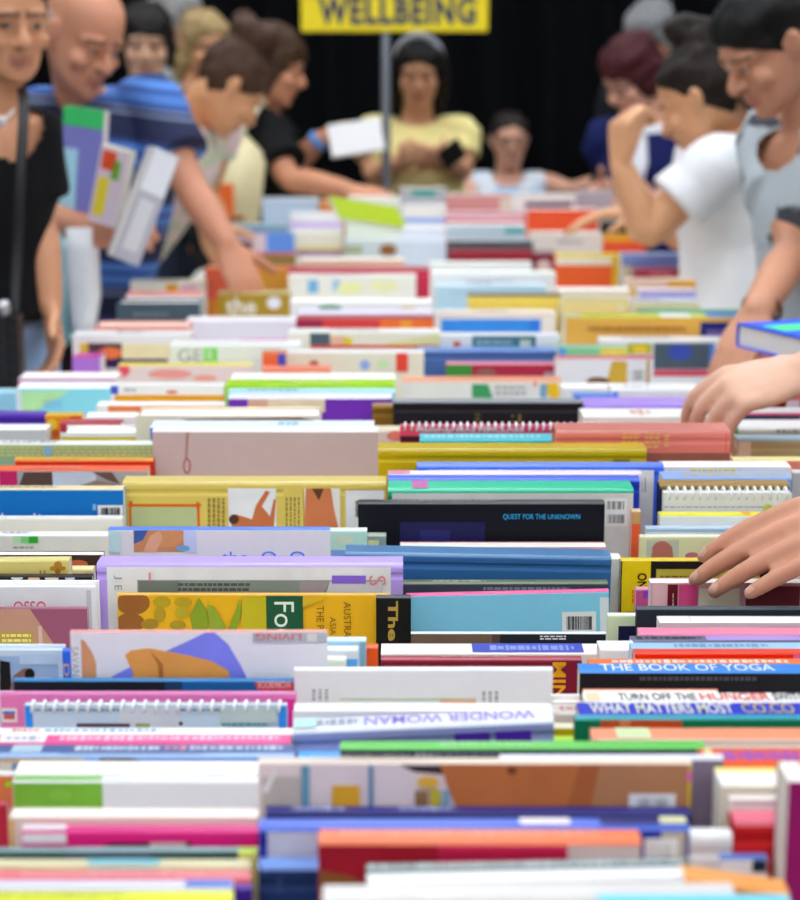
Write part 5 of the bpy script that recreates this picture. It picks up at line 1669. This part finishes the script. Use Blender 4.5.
# 12 the woman in the white tee, elbow on the books
Y = 4.4
person('woman in a loose white T-shirt, raised fist at chin, elbow on the books',
       dict(pos=V3(703, 98, Y - .06), yaw=66, pitch=30, s=1.0), '#c8946e',
       dict(col='#231913', build=hairdo(1.09, ((0, .078, .196), (0, -.055, .035)), [((0, -.06, .23), (.05, .05, .045)), ((0, -.115, .10), (.06, .04, .06)), ((0, -.03, .265), (.038, .045, .035)), ((0, -.10, .2), (.05, .04, .05))])),
       dict(neck=V3(732, 130, Y + .02), chest=V3(738, 178, Y + .03), waist=V3(748, 248, Y + .03), pelvis=V3(780, 312, Y + .04), lat=(-.2, .98, 0), fwd=1, fat=1.1,
            shL=V3(716, 166, Y - .15), elL=V3(648, 232, Y - .16), wrL=V3(621, 166, Y - .14), elR=V3(690, 238, Y + .16), wrR=V3(640, 210, Y + .15)),
       [tee('white_tee', '#e9e9ec', sleeve={'L': .58, 'R': .6}, grow=.016, loose=.02, hem=V3(752, 322, Y), cuts=[(V3(728, 118, Y), (.10, .18, .055))])],
       trousers='#c8c8cc',
       hands=dict(L=dict(d=(-.02, .0, .95), n=(-.8, -.5, 0), thumb=1, curls=[(50, 60, 40), (55, 65, 40), (60, 65, 40), (60, 65, 40)], s=1.05, tv=(.9, .05, -.45)), R=dict(d=(-.9, 0, -.1), n=(0, 0, 1), thumb=-1, curls=[(12, 15, 10)] * 4)))

# 13 the girl in the grey tee
Y = 3.75
grey_print = blotch_mat('printed_grey_cloth', '#aab2b8', '#3c3e48', 9, .54, .58)
person('dark-haired woman in a grey printed T-shirt in profile, looking down at the books',
       dict(pos=V3(771, 43, Y - .06), yaw=108, pitch=36, s=1.02), '#b98266',
       dict(col='#0c0908', build=hairdo(1.085, ((0, .092, .168), (0, -.055, .04)), [((0, -.10, .2), (.05, .05, .05)), ((0, -.06, .225), (.06, .05, .03))])),
       dict(neck=V3(814, 112, Y), chest=V3(828, 186, Y), waist=V3(832, 266, Y), pelvis=V3(842, 332, Y), lat=(-.3, .95, 0), fwd=1, fat=1.0,
            elR=V3(794, 248, Y - .12), wrR=V3(757, 312, Y - .52), elL=V3(880, 240, Y - .25), wrL=V3(840, 320, Y - .4)),
       [dict(name='printed_tee', mat=grey_print, sleeve=.55, grow=.016, loose=.015, hem=V3(838, 325, Y), cuts=[(V3(772, 132, Y - .06), (.05, .12, .07)), (V3(806, 98, Y), (.09, .14, .05))])],
       trousers='#9aa0a6',
       hands=dict(R=dict(d=(-.4, -.5, -.6), n=(-.3, -.5, .7), thumb=-1, curls=[(15, 20, 15)] * 4)),
       extras=[band_ring('bracelet', V3(762, 309, Y - .47), (-.35, -.6, -.6), .034, .010, mat('#6a3c20', .9, .5))])

# 14, 15 two people beyond the picture's edge whose hands reach in
person('person in a plum jumper whose pale hand with bent fingers hovers over white books',
       dict(pos=(.88, 2.68, 1.57), yaw=100, pitch=35, s=1.0), '#cb9f88',
       dict(col='#3a2a20', build=hairdo()),
       dict(neck=(.99, 2.66, 1.40), chest=(1.03, 2.66, 1.27), waist=(1.06, 2.66, 1.10), pelvis=(1.09, 2.66, .93), lat=(0, 1, 0), fwd=1,
            shL=(.95, 2.50, 1.33), elL=(.74, 2.36, 1.10), wrL=V3(806, 372, 2.28)),
       [tee('plum_jumper', '#5c3048', sleeve=dict(L=1.2, R=1.6))], voxel=.0042,
       hands=dict(L=dict(d=(-.93, -.10, -.22), n=(-.22, -.50, .83), thumb=1, spread=5, curls=[(34, 30, 14), (42, 40, 18), (46, 44, 20), (44, 42, 18)], s=1.04, tv=(.8, .2, -.55))))
person('person in a brown shirt whose tanned straight-fingered hand presses on the near books',
       dict(pos=(.82, 2.02, 1.62), yaw=100, pitch=40, s=1.04), '#b37c62',
       dict(col='#50443a', build=hairdo()),
       dict(neck=(.94, 2.0, 1.45), chest=(1.0, 2.0, 1.32), waist=(1.05, 2.0, 1.13), pelvis=(1.09, 2.0, .95), lat=(0, 1, 0), fwd=1,
            shL=(.90, 1.84, 1.37), elL=(.72, 1.76, 1.15), wrL=V3(914, 503, 1.74)),
       [tee('brown_shirt', '#5a4636', sleeve=dict(L=.7, R=.7))], voxel=.0038,
       hands=dict(L=dict(d=(-.95, -.04, -.27), n=(-.24, -.46, .85), thumb=1, spread=2.0, curls=[(10, 12, 6), (10, 10, 6), (8, 10, 6), (6, 8, 4)], s=1.14, tv=(.8, .3, -.5))))


# ------------------------------------------------- books not standing in rows
def loose_book(label, w, h, t, kind, top, front, Mw, deco=(), group=None, name=None):
    """Mw places the middle of the book: x along its spine, z across, y through its thickness"""
    o = build_book(name or KINDNAME[kind], w, h, t, kind, top, front, (), None, None)
    for fn in deco:
        fn(o, w, h, t)
    o.matrix_world = Mw @ Matrix.Translation(Vector((0, 0, -h / 2)))
    tag(o, label, 'book', group)
    return o


def cover_patch(u0, v0, u1, v1, col):
    def f(o, w, h, t):
        bm = bmesh.new()
        y = -t / 2 - .0006
        vs_ = [bm.verts.new(p) for p in ((u0 * w - w / 2, y, v0 * h), (u1 * w - w / 2, y, v0 * h), (u1 * w - w / 2, y, v1 * h), (u0 * w - w / 2, y, v1 * h))]
        bm.faces.new(vs_)
        bm_obj('cover_print', bm, front_m(col), [c_ for c_ in o.children if c_.name.startswith('cover')][0])
    return f


def MW(p, yaw=0, tilt=0, pitch=0):
    return Matrix.Translation(Vector(p)) @ Matrix.Rotation(R(yaw), 4, 'Z') @ Matrix.Rotation(R(tilt), 4, 'Y') @ Matrix.Rotation(R(pitch), 4, 'X')


G_ = 'books held by the man in stripes'
loose_book('violet book with a green top band, clutched by the man in stripes', .10, .215, .018, 'p', '#58b468', '#7474b4', MW(V3(84, 160, 4.0), -25, 6),
           [cover_patch(0, .82, 1, 1, '#3cb464'), cover_patch(0, 0, .4, .6, '#a8d4e4')], G_)
loose_book('red and yellow patterned book clutched by the man in stripes', .065, .16, .03, 'p', '#e4d8b4', '#c8b8c4', MW(V3(112, 186, 3.93), -20, 14),
           [cover_patch(.1, .7, .6, .95, '#d0502c'), cover_patch(.5, .6, .8, .85, '#6c9c3c'), cover_patch(.1, .1, .5, .6, '#e4cc3c')], G_)
loose_book('grey book with a white spine, slanting in the hand of the man in stripes', .06, .235, .035, 'h', '#f4f6fa', '#a2a2ac', MW(V3(143, 206, 3.85), 30, 24),
           [cover_patch(.05, .62, .95, .98, '#e8eaf0'), cover_patch(.2, .1, .75, .55, '#bcbcc0')], G_)
loose_book('white open-paged book held out by the woman with the bob', .17, .105, .02, 'g', '#fafafa', '#e4e2e2', MW(V3(356, 138, 6.12), 6, -8, -20))
loose_book('thick blue-covered book lying on the rows by the bracelet hand', .26, .19, .036, 'h', '#2c54d4', '#2c54d4', MW(V3(846, 338, 2.80), 24, 0, -90),
           [cover_patch(.05, .45, .3, .75, '#4cd488')])
loose_book('lime-green book lying tilted on the far white books', .19, .13, .012, 'p', '#a4b428', '#8a9c1c', MW(V3(368, 214, 5.0), 20, 10, -68))

# white cloth bag hanging below the man's held books
r = empty('cloth_bag', V3(80, 330, 4.0), 'white cloth bag with a pale aqua side below the striped man\'s held books', 'bag')
c = r.location
bm = bmesh.new()
rows = [(226, 68, 96), (250, 66, 98), (280, 68, 99), (296, 70, 100), (315, 72, 97), (334, 73, 93)]
rings = []
for py, xa, xb in rows:
    a, b = V3(xa, py, 4.0) - c, V3(xb, py, 4.0) - c
    cx, hw = (a.x + b.x) / 2, (b.x - a.x) / 2
    rings.append([bm.verts.new((cx + hw * math.copysign(abs(math.cos(t_)) ** .6, math.cos(t_)), .05 * math.copysign(abs(math.sin(t_)) ** .7, math.sin(t_)), a.z)) for t_ in [2 * PI * i / 20 for i in range(20)]])
for a, b in zip(rings[:-1], rings[1:]):
    for i in range(20):
        bm.faces.new((a[i], b[i], b[(i + 1) % 20], a[(i + 1) % 20]))
bm.faces.new(rings[0])
bm.faces.new(rings[-1][::-1])
bmesh.ops.recalc_face_normals(bm, faces=bm.faces[:])
bm_obj('bag_body', bm, cloth_mat('#dedee2'), r, True)
bm = bmesh.new()
a, b = V3(57, 232, 4.0) - c, V3(71, 345, 4.0) - c
add_box(bm, a.x, b.x, -.04, .045, b.z, a.z)
bmesh.ops.bevel(bm, geom=bm.edges[:], offset=0.012, segments=2, affect='EDGES')
bm_obj('side_panel', bm, cloth_mat('#9ccfd8'), r, True)
place_books()
